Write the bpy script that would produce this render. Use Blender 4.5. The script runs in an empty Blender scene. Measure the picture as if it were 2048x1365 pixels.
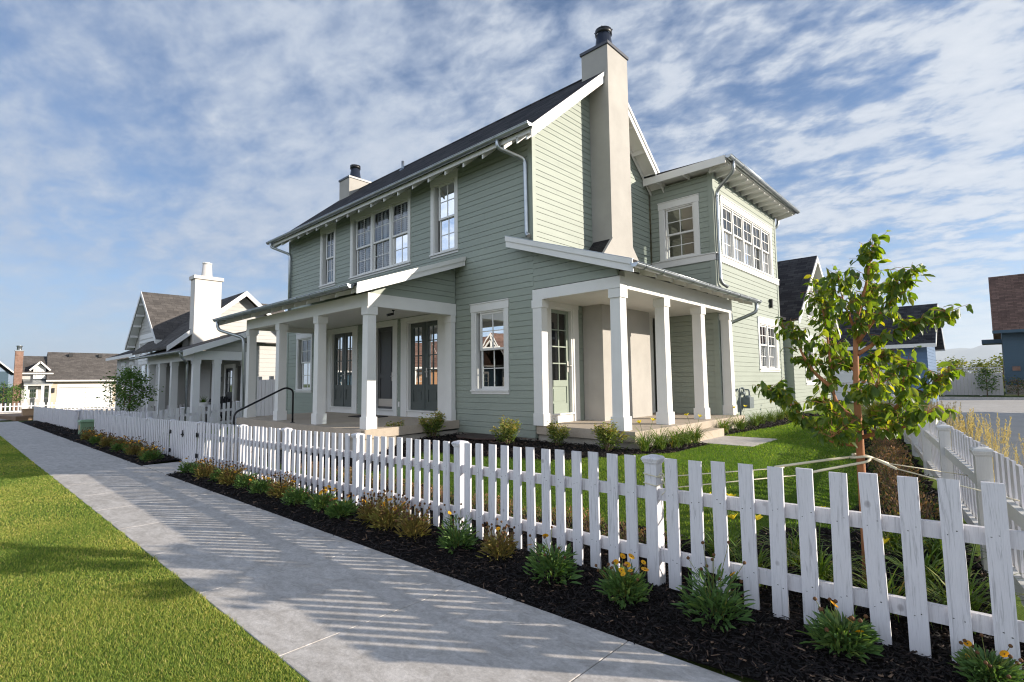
import bpy, math, random
import numpy as np
from mathutils import Vector, Matrix
R_ = math.radians
rng = np.random.default_rng(7); random.seed(7)
S = bpy.context.scene
col = S.collection

# ------------------------------------------------------------------ camera, sky, sun, exposure
CAM = np.array([0., 0., 1.6]); FPX = 1039.23
YAW, PIT, ROL = -0.750269677, 0.0781610608, -0.0117411419
_fw = np.array([math.sin(YAW)*math.cos(PIT), math.cos(YAW)*math.cos(PIT), math.sin(PIT)])
_r = np.array([math.cos(YAW), -math.sin(YAW), 0.]); _u = np.cross(_r, _fw)
RIGHT = math.cos(ROL)*_r + math.sin(ROL)*_u; UP = -math.sin(ROL)*_r + math.cos(ROL)*_u
cd = bpy.data.cameras.new('camera'); cam = bpy.data.objects.new('camera', cd); col.objects.link(cam)
cam.matrix_world = Matrix(((RIGHT[0], UP[0], -_fw[0], 0), (RIGHT[1], UP[1], -_fw[1], 0), (RIGHT[2], UP[2], -_fw[2], 1.6), (0, 0, 0, 1)))
cd.sensor_width = 36; cd.lens = FPX/2048*36; cd.clip_start = .05; cd.clip_end = 60000
S.camera = cam
SUN_AZ, SUN_EL = R_(33.2), R_(16.8)            # azimuth from +X towards +Y
sd = Vector((math.cos(SUN_AZ)*math.cos(SUN_EL), math.sin(SUN_AZ)*math.cos(SUN_EL), math.sin(SUN_EL)))
sl = bpy.data.lights.new('sun', 'SUN'); sl.energy = 5.0; sl.angle = R_(.5); sl.color = (1, .90, .77)
so = bpy.data.objects.new('sun', sl); col.objects.link(so); so.rotation_euler = sd.to_track_quat('Z', 'Y').to_euler()
W = bpy.data.worlds.new('World'); S.world = W; W.use_nodes = True
def nd(nt, t, **k):
    n = nt.nodes.new(t)
    for a, v in k.items():
        if a.startswith('i_'): n.inputs[a[2:].replace('_', ' ')].default_value = v
        else: setattr(n, a, v)
    return n
def lk(nt, a, b): nt.links.new(a, b)
def math_(nt, op, a, b=None, c=None, clamp=False):
    n = nt.nodes.new('ShaderNodeMath'); n.operation = op; n.use_clamp = clamp
    for i, v in enumerate((a, b, c)):
        if v is None: continue
        if isinstance(v, (int, float)): n.inputs[i].default_value = v
        else: nt.links.new(v, n.inputs[i])
    return n.outputs[0]
def ramp(nt, fac, stops, interp='LINEAR'):
    n = nt.nodes.new('ShaderNodeValToRGB'); cr = n.color_ramp; cr.interpolation = interp
    while len(cr.elements) < len(stops): cr.elements.new(.5)
    for e, (p, c) in zip(cr.elements, stops):
        e.position = p; e.color = (*c, 1) if len(c) == 3 else c
    nt.links.new(fac, n.inputs[0]); return n.outputs[0]
def mixc(nt, fac, a, b, mode='MIX'):
    n = nt.nodes.new('ShaderNodeMix'); n.data_type = 'RGBA'; n.blend_type = mode
    for i, v in ((0, fac), (6, a), (7, b)):
        if isinstance(v, (int, float)): n.inputs[i].default_value = v
        elif isinstance(v, (tuple, list)): n.inputs[i].default_value = (*v, 1) if len(v) == 3 else v
        else: nt.links.new(v, n.inputs[i])
    return n.outputs[2]
def build_sky():
    nt = W.node_tree; nt.nodes.clear()
    out = nd(nt, 'ShaderNodeOutputWorld'); bg = nd(nt, 'ShaderNodeBackground'); bg.inputs[1].default_value = .050
    sky = nd(nt, 'ShaderNodeTexSky', sky_type='NISHITA', sun_disc=False)
    sky.sun_elevation = SUN_EL; sky.sun_rotation = R_(90) - SUN_AZ; sky.altitude = 1400; sky.air_density = 1.0; sky.dust_density = .35; sky.ozone_density = 1.6
    tc = nd(nt, 'ShaderNodeTexCoord'); sp = nd(nt, 'ShaderNodeSeparateXYZ'); lk(nt, tc.outputs['Generated'], sp.inputs[0])
    z = math_(nt, 'MAXIMUM', sp.outputs[2], 0.0); zz = math_(nt, 'ADD', z, .20)
    px = math_(nt, 'DIVIDE', sp.outputs[0], zz); py = math_(nt, 'DIVIDE', sp.outputs[1], zz)
    cb = nd(nt, 'ShaderNodeCombineXYZ'); lk(nt, px, cb.inputs[0]); lk(nt, py, cb.inputs[1])
    def layer(scale, detail, rough, rot, sc, dist=0., off=(0, 0, 0)):
        m = nd(nt, 'ShaderNodeMapping'); m.inputs[1].default_value = off; m.inputs[2].default_value = (0, 0, R_(rot)); m.inputs[3].default_value = sc
        lk(nt, cb.outputs[0], m.inputs[0])
        t = nd(nt, 'ShaderNodeTexNoise'); t.inputs['Scale'].default_value = scale; t.inputs['Detail'].default_value = detail
        t.inputs['Roughness'].default_value = rough; t.inputs['Distortion'].default_value = dist
        lk(nt, m.outputs[0], t.inputs['Vector']); return t.outputs['Fac']
    cover = layer(.42, 3, .5, 15, (1, 1, 1), .4, (4.3, 1.1, 0))
    rows = layer(1.7, 4, .5, -42, (.6, 1.1, 1), .5, (2.2, 0, 0))
    puffs = layer(8.5, 4, .55, -40, (.66, 1.0, 1), .25, (3, 1, 0))
    fine = layer(24, 4, .62, -38, (.75, 1, 1), .3)
    bias = math_(nt, 'MULTIPLY_ADD', sp.outputs[0], .05, math_(nt, 'MULTIPLY', z, -.10))
    a = math_(nt, 'MULTIPLY_ADD', cover, .75, bias); a = math_(nt, 'MULTIPLY_ADD', rows, .85, a)
    low = math_(nt, 'MULTIPLY_ADD', sp.outputs[0], .26, .36, clamp=True)          # small cells: strong to the right, faint to the left
    det = math_(nt, 'MULTIPLY_ADD', math_(nt, 'SUBTRACT', fine, .5), .9, math_(nt, 'MULTIPLY', math_(nt, 'SUBTRACT', puffs, .5), 2.6))
    a = math_(nt, 'MULTIPLY_ADD', det, math_(nt, 'MULTIPLY', low, 2.), a)
    mr = nd(nt, 'ShaderNodeMapRange', interpolation_type='SMOOTHSTEP'); mr.inputs[1].default_value = .30; mr.inputs[2].default_value = .88; lk(nt, a, mr.inputs[0]); mask = mr.outputs[0]
    hz = math_(nt, 'SUBTRACT', 1., math_(nt, 'MULTIPLY', z, 4.5, clamp=True), clamp=True)   # low sky
    m2 = math_(nt, 'MULTIPLY', mask, math_(nt, 'MULTIPLY_ADD', hz, -.5, .93))
    shade = math_(nt, 'MULTIPLY_ADD', det, .28, math_(nt, 'MULTIPLY_ADD', sp.outputs[0], .30, math_(nt, 'MULTIPLY_ADD', mask, .35, .32)))
    ccol = ramp(nt, shade, [(.12, (3.9, 4.9, 6.8)), (.45, (5.3, 6.1, 7.5)), (.85, (8.2, 8.6, 9.2))])
    back = math_(nt, 'MULTIPLY_ADD', math_(nt, 'MULTIPLY', sp.outputs[1], -1.5, clamp=True), 1.3, 1.)     # unseen clouds behind the camera, brightened to add fill on shaded walls
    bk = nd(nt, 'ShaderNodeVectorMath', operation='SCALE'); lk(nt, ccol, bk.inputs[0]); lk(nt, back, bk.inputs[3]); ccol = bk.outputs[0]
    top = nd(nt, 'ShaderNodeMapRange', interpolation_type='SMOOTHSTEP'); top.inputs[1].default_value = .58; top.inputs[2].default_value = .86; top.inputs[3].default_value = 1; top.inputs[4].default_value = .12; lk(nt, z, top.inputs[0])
    m2 = math_(nt, 'MULTIPLY', m2, top.outputs[0])                                # clear deep blue overhead, kept dark to cut fill on level ground
    blue = mixc(nt, 1.0, sky.outputs[0], (1.0, 1.32, 1.62), 'MULTIPLY')
    blue = mixc(nt, math_(nt, 'MULTIPLY', math_(nt, 'POWER', hz, 1.4), .75), blue, (4.4, 5.6, 7.8))
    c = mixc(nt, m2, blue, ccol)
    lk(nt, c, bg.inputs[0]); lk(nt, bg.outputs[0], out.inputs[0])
build_sky()
S.view_settings.view_transform = 'Standard'; S.view_settings.look = 'None'; S.view_settings.gamma = 1; S.view_settings.exposure = .95
S.render.engine = 'CYCLES'; S.cycles.use_denoising = True
S.cycles.max_bounces = 8; S.cycles.diffuse_bounces = 5; S.cycles.glossy_bounces = 3; S.cycles.transmission_bounces = 4; S.cycles.transparent_max_bounces = 12
S.cycles.pixel_filter_type = 'BLACKMAN_HARRIS'; S.cycles.filter_width = 1.15; S.cycles.use_adaptive_sampling = True; S.cycles.adaptive_threshold = .01

# ------------------------------------------------------------------ helpers
class MB:
    """collects faces into one mesh"""
    def __init__(s): s.v = []; s.f = []; s.sm = []
    def add(s, vs, fs, smooth=False):
        o = len(s.v); s.v += [tuple(map(float, p)) for p in vs]
        for f in fs: s.f.append(tuple(o+i for i in f)); s.sm.append(smooth)
        return s
    def hexa(s, b, t):           # bottom 4, top 4 (counter-clockwise seen from above)
        return s.add(list(b)+list(t), [(3, 2, 1, 0), (4, 5, 6, 7), (0, 1, 5, 4), (1, 2, 6, 5), (2, 3, 7, 6), (3, 0, 4, 7)])
    def box(s, x0, x1, y0, y1, z0, z1):
        return s.hexa([(x0, y0, z0), (x1, y0, z0), (x1, y1, z0), (x0, y1, z0)], [(x0, y0, z1), (x1, y0, z1), (x1, y1, z1), (x0, y1, z1)])
    def slab(s, q, t):           # q: four top corners ccw, t: thickness straight down
        return s.hexa([(x, y, z-t) for x, y, z in q], q)
    def quad(s, *q): return s.add(q, [tuple(range(len(q)))])
    def bar(s, a, b, w, h, up=(0, 0, 1)):
        a = Vector(a); b = Vector(b); d = (b-a).normalized(); u = Vector(up)
        if abs(d.dot(u)) > .98: u = Vector((0, 1, 0))
        r = d.cross(u).normalized(); u = r.cross(d).normalized(); r = r*w/2; u = u*h/2
        return s.add([a-r-u, a+r-u, a+r+u, a-r+u, b-r-u, b+r-u, b+r+u, b-r+u], [(0, 3, 2, 1), (4, 5, 6, 7), (0, 1, 5, 4), (1, 2, 6, 5), (2, 3, 7, 6), (3, 0, 4, 7)])
    def tube(s, pts, r, n=8, caps=True):
        pts = [Vector(p) for p in pts]; rs = r if isinstance(r, (list, tuple)) else [r]*len(pts)
        o = len(s.v); prev = None
        for i, p in enumerate(pts):
            d = (pts[min(i+1, len(pts)-1)]-pts[max(i-1, 0)]).normalized()
            if prev is None:
                u = Vector((0, 0, 1)) if abs(d.z) < .9 else Vector((1, 0, 0)); a = d.cross(u).normalized()
            else: a = (prev-d*prev.dot(d)).normalized()
            prev = a; b = d.cross(a)
            for k in range(n):
                t = 2*math.pi*k/n; s.v.append(tuple(p+(a*math.cos(t)+b*math.sin(t))*rs[i]))
        for i in range(len(pts)-1):
            for k in range(n):
                s.f.append((o+i*n+k, o+i*n+(k+1) % n, o+(i+1)*n+(k+1) % n, o+(i+1)*n+k)); s.sm.append(True)
        if caps:
            s.f.append(tuple(o+k for k in range(n))[::-1]); s.sm.append(False)
            e = o+(len(pts)-1)*n; s.f.append(tuple(e+k for k in range(n))); s.sm.append(False)
        return s
    def lathe(s, c, prof, n=16):  # prof: (r, z)
        o = len(s.v); c = Vector(c)
        for r, z in prof:
            for k in range(n):
                t = 2*math.pi*k/n; s.v.append((c.x+r*math.cos(t), c.y+r*math.sin(t), c.z+z))
        for i in range(len(prof)-1):
            for k in range(n):
                s.f.append((o+i*n+k, o+i*n+(k+1) % n, o+(i+1)*n+(k+1) % n, o+(i+1)*n+k)); s.sm.append(True)
        return s
    def prism(s, poly, ax, a0, a1):  # poly 2D extruded along axis ax (0:x -> poly is (y,z); 1:y -> (x,z); 2:z -> (x,y))
        def P(p, a): return (a, p[0], p[1]) if ax == 0 else (p[0], a, p[1]) if ax == 1 else (p[0], p[1], a)
        n = len(poly); vs = [P(p, a0) for p in poly]+[P(p, a1) for p in poly]
        return s.add(vs, [tuple(range(n))[::-1], tuple(range(n, 2*n))]+[(i, (i+1) % n, n+(i+1) % n, n+i) for i in range(n)])
    def build(s, name, m, parent=None, recalc=True):
        me = bpy.data.meshes.new(name); me.from_pydata(s.v, [], s.f)
        if any(s.sm): me.polygons.foreach_set('use_smooth', s.sm)
        if recalc:
            import bmesh
            bm = bmesh.new(); bm.from_mesh(me); bmesh.ops.recalc_face_normals(bm, faces=bm.faces); bm.to_mesh(me); bm.free()
        if m: me.materials.append(m)
        return link(bpy.data.objects.new(name, me), parent)
def link(o, parent=None):
    col.objects.link(o)
    if parent is not None:
        o.parent = parent
        if parent.type == 'EMPTY': o.matrix_parent_inverse = Matrix.Translation(-Vector(parent.location))
    return o
def tag(o, label=None, cat=None, group=None, kind=None):
    if label: o['label'] = label
    if cat: o['category'] = cat
    if group: o['group'] = group
    if kind: o['kind'] = kind
    return o
def thing(name, label, cat, loc=(0, 0, 0), group=None):
    o = bpy.data.objects.new(name, None); o.empty_display_size = .2; o.location = loc; col.objects.link(o)
    return tag(o, label, cat, group)
def kids(o): return [c for c in o.children]
def dup(o, loc=None, rz=0, sc=1, label=None, parent=None):
    c = o.copy(); col.objects.link(c)
    if parent is not None: c.parent = parent
    if loc is not None: c.location = loc; c.rotation_euler = (0, 0, rz); c.scale = (sc, sc, sc)
    if label: c['label'] = label
    for k in kids(o): dup(k, parent=c)
    return c
def mesh_np(name, V, F, m, parent=None, attr=None, smooth=False):
    """V (n,3); F list of (k, m) index arrays; attr per-vertex float 'v'"""
    me = bpy.data.meshes.new(name); me.vertices.add(len(V)); me.vertices.foreach_set('co', np.asarray(V, np.float32).ravel())
    idx = np.concatenate([f.ravel() for f in F]); cnt = np.concatenate([np.full(len(f), f.shape[1], np.int32) for f in F])
    me.loops.add(len(idx)); me.loops.foreach_set('vertex_index', idx.astype(np.int32))
    me.polygons.add(len(cnt)); me.polygons.foreach_set('loop_start', np.concatenate([[0], np.cumsum(cnt)[:-1]]).astype(np.int32))
    if smooth: me.polygons.foreach_set('use_smooth', np.ones(len(cnt), bool))
    if attr is not None:
        at = me.attributes.new('v', 'FLOAT', 'POINT'); at.data.foreach_set('value', np.asarray(attr, np.float32))
    me.update(calc_edges=True); me.validate()
    if m: me.materials.append(m)
    return link(bpy.data.objects.new(name, me), parent)
def inst(tv, tf, pos, M, var):
    """template verts (k,3), faces list of tuples (same length), pos (n,3), M (n,3,3), var (n,)"""
    n, k = len(pos), len(tv)
    V = np.einsum('nij,kj->nki', M, tv)+pos[:, None, :]
    F = [(np.asarray([f])[None]+np.arange(n)[:, None, None]*k).reshape(n, -1) for f in tf]
    by = {}
    for f in F: by.setdefault(f.shape[1], []).append(f)
    return V.reshape(-1, 3), [np.concatenate(v) for v in by.values()], np.repeat(var, k)
def frames(ax, nrm):
    """rows of unit axis (n,3) + approximate normal -> matrices with columns (side, axis, normal)"""
    ax = ax/np.linalg.norm(ax, axis=1, keepdims=True); s = np.cross(ax, nrm); s /= np.linalg.norm(s, axis=1, keepdims=True)+1e-9
    n = np.cross(s, ax); return np.stack([s, ax, n], axis=2)
def merge(parts):
    V, F, A, o = [], {}, [], 0
    for v, f, a in parts:
        V.append(v); A.append(a)
        for q in f: F.setdefault(q.shape[1], []).append(q+o)
        o += len(v)
    return np.concatenate(V), [np.concatenate(q) for q in F.values()], np.concatenate(A)
def at(px, py, Y):               # pixel of the photograph -> world point on the vertical plane y = Y
    d = (px-1024)/FPX*RIGHT-(py-682.5)/FPX*UP+_fw; return CAM+d*Y/d[1]
def sstep(x, a, b): t = np.clip((x-a)/(b-a), 0, 1); return t*t*(3-2*t)

# ------------------------------------------------------------------ materials
def new_mat(name):
    m = bpy.data.materials.new(name); m.use_nodes = True; nt = m.node_tree; b = nt.nodes['Principled BSDF']; return m, nt, b
def noise(nt, scale, detail=3, rough=.5, sc=None, coord='Object', dist=0.):
    tc = nd(nt, 'ShaderNodeTexCoord'); v = tc.outputs[coord]
    if sc is not None:
        mp = nd(nt, 'ShaderNodeMapping'); mp.inputs[3].default_value = sc; lk(nt, v, mp.inputs[0]); v = mp.outputs[0]
    t = nd(nt, 'ShaderNodeTexNoise'); t.inputs['Scale'].default_value = scale; t.inputs['Detail'].default_value = detail; t.inputs['Roughness'].default_value = rough
    t.inputs['Distortion'].default_value = dist; lk(nt, v, t.inputs['Vector']); return t.outputs['Fac']
def bump(nt, b, h, strength, dist=.01):
    n = nd(nt, 'ShaderNodeBump'); n.inputs['Strength'].default_value = strength; n.inputs['Distance'].default_value = dist
    lk(nt, h, n.inputs['Height']); lk(nt, n.outputs[0], b.inputs['Normal'])
def paint(name, c, rough=.5, var=.06, scale=2.5, metal=0., bumps=0., bscale=60, sc=None, spec=.4):
    m, nt, b = new_mat(name); f = noise(nt, scale, 5, .6, sc)
    lk(nt, ramp(nt, f, [(.3, tuple(x*(1-var) for x in c)), (.7, tuple(min(1, x*(1+var)) for x in c))]), b.inputs['Base Color'])
    b.inputs['Roughness'].default_value = rough; b.inputs['Metallic'].default_value = metal; b.inputs['Specular IOR Level'].default_value = spec
    if bumps: bump(nt, b, noise(nt, bscale, 4, .6, sc), bumps, .004)
    return m
def shingle(name, axis, k, c1, c2, cm, w=.32, h=.145):
    m, nt, b = new_mat(name); tc = nd(nt, 'ShaderNodeTexCoord'); sp = nd(nt, 'ShaderNodeSeparateXYZ'); lk(nt, tc.outputs['Object'], sp.inputs[0])
    cb = nd(nt, 'ShaderNodeCombineXYZ'); lk(nt, sp.outputs[axis], cb.inputs[0]); lk(nt, math_(nt, 'MULTIPLY', sp.outputs[2], k), cb.inputs[1])
    br = nd(nt, 'ShaderNodeTexBrick'); br.inputs['Scale'].default_value = 1; br.inputs['Brick Width'].default_value = w; br.inputs['Row Height'].default_value = h
    br.inputs['Mortar Size'].default_value = .006; br.inputs['Mortar Smooth'].default_value = .3; br.inputs['Bias'].default_value = 0; br.offset = .37
    br.inputs['Color1'].default_value = (*c1, 1); br.inputs['Color2'].default_value = (*c2, 1); br.inputs['Mortar'].default_value = (*cm, 1)
    lk(nt, cb.outputs[0], br.inputs['Vector'])
    f = noise(nt, 3.2, 4, .7); c = mixc(nt, .55, br.outputs[0], ramp(nt, f, [(.3, (.55,)*3), (.7, (1.3,)*3)]), 'MULTIPLY')
    g = noise(nt, 120, 2, .7); c = mixc(nt, .5, c, ramp(nt, g, [(.3, (.5,)*3), (.7, (1.5,)*3)]), 'MULTIPLY')
    lk(nt, c, b.inputs['Base Color']); b.inputs['Roughness'].default_value = .9; b.inputs['Specular IOR Level'].default_value = .15
    bump(nt, b, math_(nt, 'ADD', math_(nt, 'SUBTRACT', 1., br.outputs['Fac']), math_(nt, 'MULTIPLY', g, .5)), .8, .012); return m
def concrete(name, c, var=.12, stain=.25, speck=.15):
    m, nt, b = new_mat(name); f = noise(nt, .9, 6, .65, dist=.6); g = noise(nt, 38, 4, .75); h = noise(nt, 5, 5, .7, (1, 1.8, 1), dist=.8)
    cc = ramp(nt, f, [(.28, tuple(x*(1-var) for x in c)), (.72, tuple(x*(1+var) for x in c))])
    cc = mixc(nt, stain, cc, ramp(nt, h, [(.38, (.62, .6, .57)), (.62, (1.12,)*3)]), 'MULTIPLY')
    cc = mixc(nt, speck*2, cc, ramp(nt, g, [(.3, (.55,)*3), (.7, (1.35,)*3)]), 'MULTIPLY')
    lk(nt, cc, b.inputs['Base Color']); b.inputs['Roughness'].default_value = .85; b.inputs['Specular IOR Level'].default_value = .25
    bump(nt, b, math_(nt, 'ADD', g, math_(nt, 'MULTIPLY', f, .4)), .35, .006); return m
def glassmat(name, tint=(.9, .95, .95), boost=1.0):
    m, nt, b = new_mat(name); nt.nodes.remove(b); out = nt.nodes['Material Output']
    fr = nd(nt, 'ShaderNodeFresnel'); fr.inputs[0].default_value = 1.65
    t = nd(nt, 'ShaderNodeBsdfTransparent'); t.inputs[0].default_value = (*tint, 1); g = nd(nt, 'ShaderNodeBsdfGlossy'); g.inputs['Roughness'].default_value = .0
    mx = nd(nt, 'ShaderNodeMixShader'); lk(nt, math_(nt, 'MULTIPLY_ADD', fr.outputs[0], boost, .06, clamp=True), mx.inputs[0])
    lk(nt, t.outputs[0], mx.inputs[1]); lk(nt, g.outputs[0], mx.inputs[2])
    bp = nd(nt, 'ShaderNodeBump'); bp.inputs['Strength'].default_value = .03; bp.inputs['Distance'].default_value = .02; lk(nt, noise(nt, 1.6, 2), bp.inputs['Height']); lk(nt, bp.outputs[0], g.inputs['Normal'])
    lk(nt, mx.outputs[0], out.inputs[0]); return m
def leafmat(name, stops, trans=.35, rough=.5, spec=.3, tcol=(1.35, 1.35, .5)):
    m, nt, b = new_mat(name); out = nt.nodes['Material Output']
    a = nd(nt, 'ShaderNodeAttribute', attribute_name='v'); c = ramp(nt, a.outputs['Fac'], stops)
    lk(nt, c, b.inputs['Base Color']); b.inputs['Roughness'].default_value = rough; b.inputs['Specular IOR Level'].default_value = spec
    t = nd(nt, 'ShaderNodeBsdfTranslucent'); lk(nt, mixc(nt, 1., c, tcol, 'MULTIPLY'), t.inputs[0])
    mx = nd(nt, 'ShaderNodeMixShader'); mx.inputs[0].default_value = trans; lk(nt, b.outputs[0], mx.inputs[1]); lk(nt, t.outputs[0], mx.inputs[2]); lk(nt, mx.outputs[0], out.inputs[0]); return m
def barkmat(name, c1, c2):
    m, nt, b = new_mat(name); f = noise(nt, 9, 5, .65, (1, 1, .35)); lk(nt, ramp(nt, f, [(.3, c1), (.7, c2)]), b.inputs['Base Color']); b.inputs['Roughness'].default_value = .75
    bump(nt, b, f, .5, .01); return m
def groundmat(name, stops, scale=1.2, bscale=40):
    m, nt, b = new_mat(name); f = noise(nt, scale, 8, .7, dist=.3); lk(nt, ramp(nt, f, stops), b.inputs['Base Color']); b.inputs['Roughness'].default_value = .95; b.inputs['Specular IOR Level'].default_value = .1
    bump(nt, b, noise(nt, bscale, 4, .7), .7, .02); return m
def woodpaint(name, c, grain=.16):
    m, nt, b = new_mat(name)
    tc0 = nd(nt, 'ShaderNodeTexCoord'); oi = nd(nt, 'ShaderNodeObjectInfo'); va = nd(nt, 'ShaderNodeVectorMath', operation='ADD'); lk(nt, tc0.outputs['Object'], va.inputs[0])
    cbo = nd(nt, 'ShaderNodeCombineXYZ'); rv = math_(nt, 'MULTIPLY', oi.outputs['Random'], 53.); lk(nt, rv, cbo.inputs[0]); lk(nt, rv, cbo.inputs[2]); lk(nt, cbo.outputs[0], va.inputs[1])
    def nz(scale, det, ro, sc, dist=0.):
        mp = nd(nt, 'ShaderNodeMapping'); mp.inputs[3].default_value = sc; lk(nt, va.outputs[0], mp.inputs[0])
        t = nd(nt, 'ShaderNodeTexNoise'); t.inputs['Scale'].default_value = scale; t.inputs['Detail'].default_value = det; t.inputs['Roughness'].default_value = ro; t.inputs['Distortion'].default_value = dist
        lk(nt, mp.outputs[0], t.inputs['Vector']); return t.outputs['Fac']
    f = nz(16, 6, .7, (3.2, 3.2, .16), 1.2); e = nz(90, 4, .7, (4, 4, .12))
    c0 = tuple(x*(1-grain*1.6) for x in c)
    cc = ramp(nt, f, [(.34, c0), (.46, c), (.75, tuple(min(1, x*1.04) for x in c))])
    cc = mixc(nt, .5, cc, ramp(nt, e, [(.3, (.8,)*3), (.55, (1.06,)*3)]), 'MULTIPLY')
    vo = nd(nt, 'ShaderNodeTexVoronoi'); mp = nd(nt, 'ShaderNodeMapping'); mp.inputs[3].default_value = (1, 1, .8); lk(nt, va.outputs[0], mp.inputs[0]); lk(nt, mp.outputs[0], vo.inputs['Vector']); vo.inputs['Scale'].default_value = 4.2
    cc = mixc(nt, .8, cc, ramp(nt, vo.outputs['Distance'], [(.0, (.42, .40, .40)), (.055, (.62, .6, .6)), (.085, (1, 1, 1))]), 'MULTIPLY')
    lk(nt, cc, b.inputs['Base Color']); b.inputs['Roughness'].default_value = .62; b.inputs['Specular IOR Level'].default_value = .3
    bump(nt, b, math_(nt, 'ADD', f, math_(nt, 'MULTIPLY', e, .6)), .45, .004); return m
M = {}
M['sage'] = paint('sage siding paint', (.275, .308, .262), .55, .05, 1.3, bumps=.15, bscale=45, sc=(1, 1, 5))
M['white'] = paint('white trim paint', (.70, .69, .665), .5, .03, 3, bumps=.05)
M['nsiding'] = paint('pale grey siding paint', (.42, .415, .40), .55, .04, 1.5)
M['ntrim'] = paint('neighbour white trim', (.68, .68, .68), .5, .02)
M['stucco'] = paint('cream stucco', (.39, .372, .345), .9, .10, 1.1, bumps=.55, bscale=70, spec=.15)
M['nstucco'] = paint('white stucco', (.60, .57, .54), .9, .05, 1.1, bumps=.3, bscale=60, spec=.15)
M['shX'] = shingle('charcoal shingles', 0, 1.55, (.062, .060, .063), (.026, .026, .030), (.012, .012, .013))
M['shY'] = shingle('charcoal shingles side', 1, 1.55, (.046, .044, .045), (.028, .027, .03), (.012, .012, .013))
M['shLow'] = shingle('charcoal shingles low', 1, 3.1, (.062, .055, .052), (.04, .036, .036), (.015, .014, .014))
M['shLowX'] = shingle('charcoal shingles low front', 0, 3.1, (.045, .043, .043), (.03, .029, .03), (.013, .013, .013))
M['shTan'] = shingle('weathered tan shingles', 1, 1.5, (.125, .113, .105), (.085, .077, .072), (.045, .042, .04), .5, .22)
M['shTanX'] = shingle('weathered tan shingles side', 0, 1.5, (.105, .098, .094), (.07, .065, .063), (.05, .044, .04), .5, .22)
M['shBrown'] = shingle('brown shingles', 0, 1.4, (.19, .12, .095), (.11, .07, .058), (.03, .022, .02), .42, .19)
M['zinc'] = paint('galvanised steel', (.42, .45, .47), .33, .12, 6, metal=.85)
M['navy'] = paint('dark navy painted steel', (.020, .026, .042), .38, .1, 4, spec=.5)
M['black'] = paint('black painted steel', (.012, .012, .014), .4, .1)
M['door'] = paint('dark green grey door paint', (.075, .088, .082), .42, .06, 2)
M['sagedoor'] = paint('sage door paint', (.24, .28, .23), .45, .05, 2)
M['entry'] = paint('charcoal door paint', (.06, .062, .064), .4, .06, 2)
M['glass'] = glassmat('window glass', (.86, .9, .9), 1.0)
M['mirror'] = glassmat('reflective window glass', (.5, .56, .58), 1.3)
M['blind'] = paint('white louvre shutters', (.70, .71, .74), .5, .03)
M['steel'] = paint('brushed steel', (.6, .58, .55), .32, .06, 3, metal=.9, sc=(1, 1, 20))
M['slab'] = concrete('porch concrete', (.42, .355, .285), .07, .15, .1)
M['found'] = concrete('foundation concrete', (.36, .33, .29), .1, .3, .12)
M['walk'] = concrete('sidewalk concrete', (.50, .47, .44), .10, .55, .2)
M['alley'] = concrete('alley concrete', (.42, .40, .375), .10, .3, .1)
M['asphalt'] = concrete('asphalt', (.055, .055, .057), .1, .3, .2)
M['fence'] = woodpaint('white fence paint', (.66, .645, .675), .2)
M['fence2'] = woodpaint('vinyl white fence', (.60, .595, .58), .04)
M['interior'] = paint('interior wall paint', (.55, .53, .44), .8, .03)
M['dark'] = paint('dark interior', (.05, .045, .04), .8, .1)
M['rope'] = paint('cream nylon rope', (.72, .66, .50), .7, .12, 60, bumps=.6, bscale=220)
M['hose'] = paint('cream rubber sleeve', (.68, .62, .47), .5, .06, 10)
M['iron'] = paint('black iron hardware', (.014, .014, .015), .5, .1)
M['meter'] = paint('grey meter paint', (.13, .155, .165), .5, .1, 9)
M['utility'] = paint('pale green utility paint', (.19, .29, .17), .5, .08, 4)
M['lily'] = leafmat('lily leaves', [(0, (.07, .14, .022)), (.6, (.15, .23, .04)), (.85, (.26, .25, .06)), (1, (.42, .28, .06))], .3)
M['lilyflower'] = leafmat('lily petals', [(0, (.85, .68, .03)), (1, (.9, .78, .10))], .3, tcol=(1.1, 1, .4))
M['coreo'] = leafmat('coreopsis leaves', [(0, (.06, .13, .04)), (.7, (.12, .21, .06)), (1, (.20, .27, .07))], .25, .55)
M['stem'] = leafmat('thin stems', [(0, (.15, .20, .04)), (.5, (.25, .23, .06)), (1, (.22, .14, .05))], .2)
M['flower'] = leafmat('orange petals', [(0, (.78, .33, .01)), (1, (.88, .50, .02))], .35, tcol=(1.1, 1, .4))
M['seed'] = paint('brown seed head', (.12, .055, .02), .8, .3, 30)
M['tree'] = leafmat('young tree leaves', [(0, (.055, .11, .022)), (.5, (.10, .165, .03)), (.85, (.19, .235, .035)), (1, (.36, .29, .06))], .55, .38, .5, (2.4, 2.1, .35))
M['treebark'] = barkmat('orange bark', (.30, .115, .045), (.46, .20, .08))
M['dkbark'] = barkmat('brown bark', (.10, .06, .04), (.18, .11, .07))
M['shrub'] = leafmat('shrub leaves', [(0, (.08, .14, .03)), (.35, (.17, .23, .05)), (.62, (.42, .36, .10)), (1, (.55, .24, .08))], .3)
M['sedum'] = leafmat('spent sedum', [(0, (.045, .09, .02)), (.45, (.10, .13, .035)), (.6, (.24, .14, .065)), (1, (.36, .19, .10))], .2, .7)
M['reed'] = leafmat('golden reed grass', [(0, (.36, .28, .13)), (.6, (.50, .40, .22)), (1, (.62, .52, .33))], .3, .7)
M['fountain'] = leafmat('fountain grass', [(0, (.10, .16, .03)), (.7, (.28, .28, .05)), (1, (.48, .38, .10))], .35, .6)
M['ntree'] = leafmat('neighbour tree leaves', [(0, (.05, .11, .02)), (.6, (.10, .19, .035)), (1, (.18, .26, .05))], .3)
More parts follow.
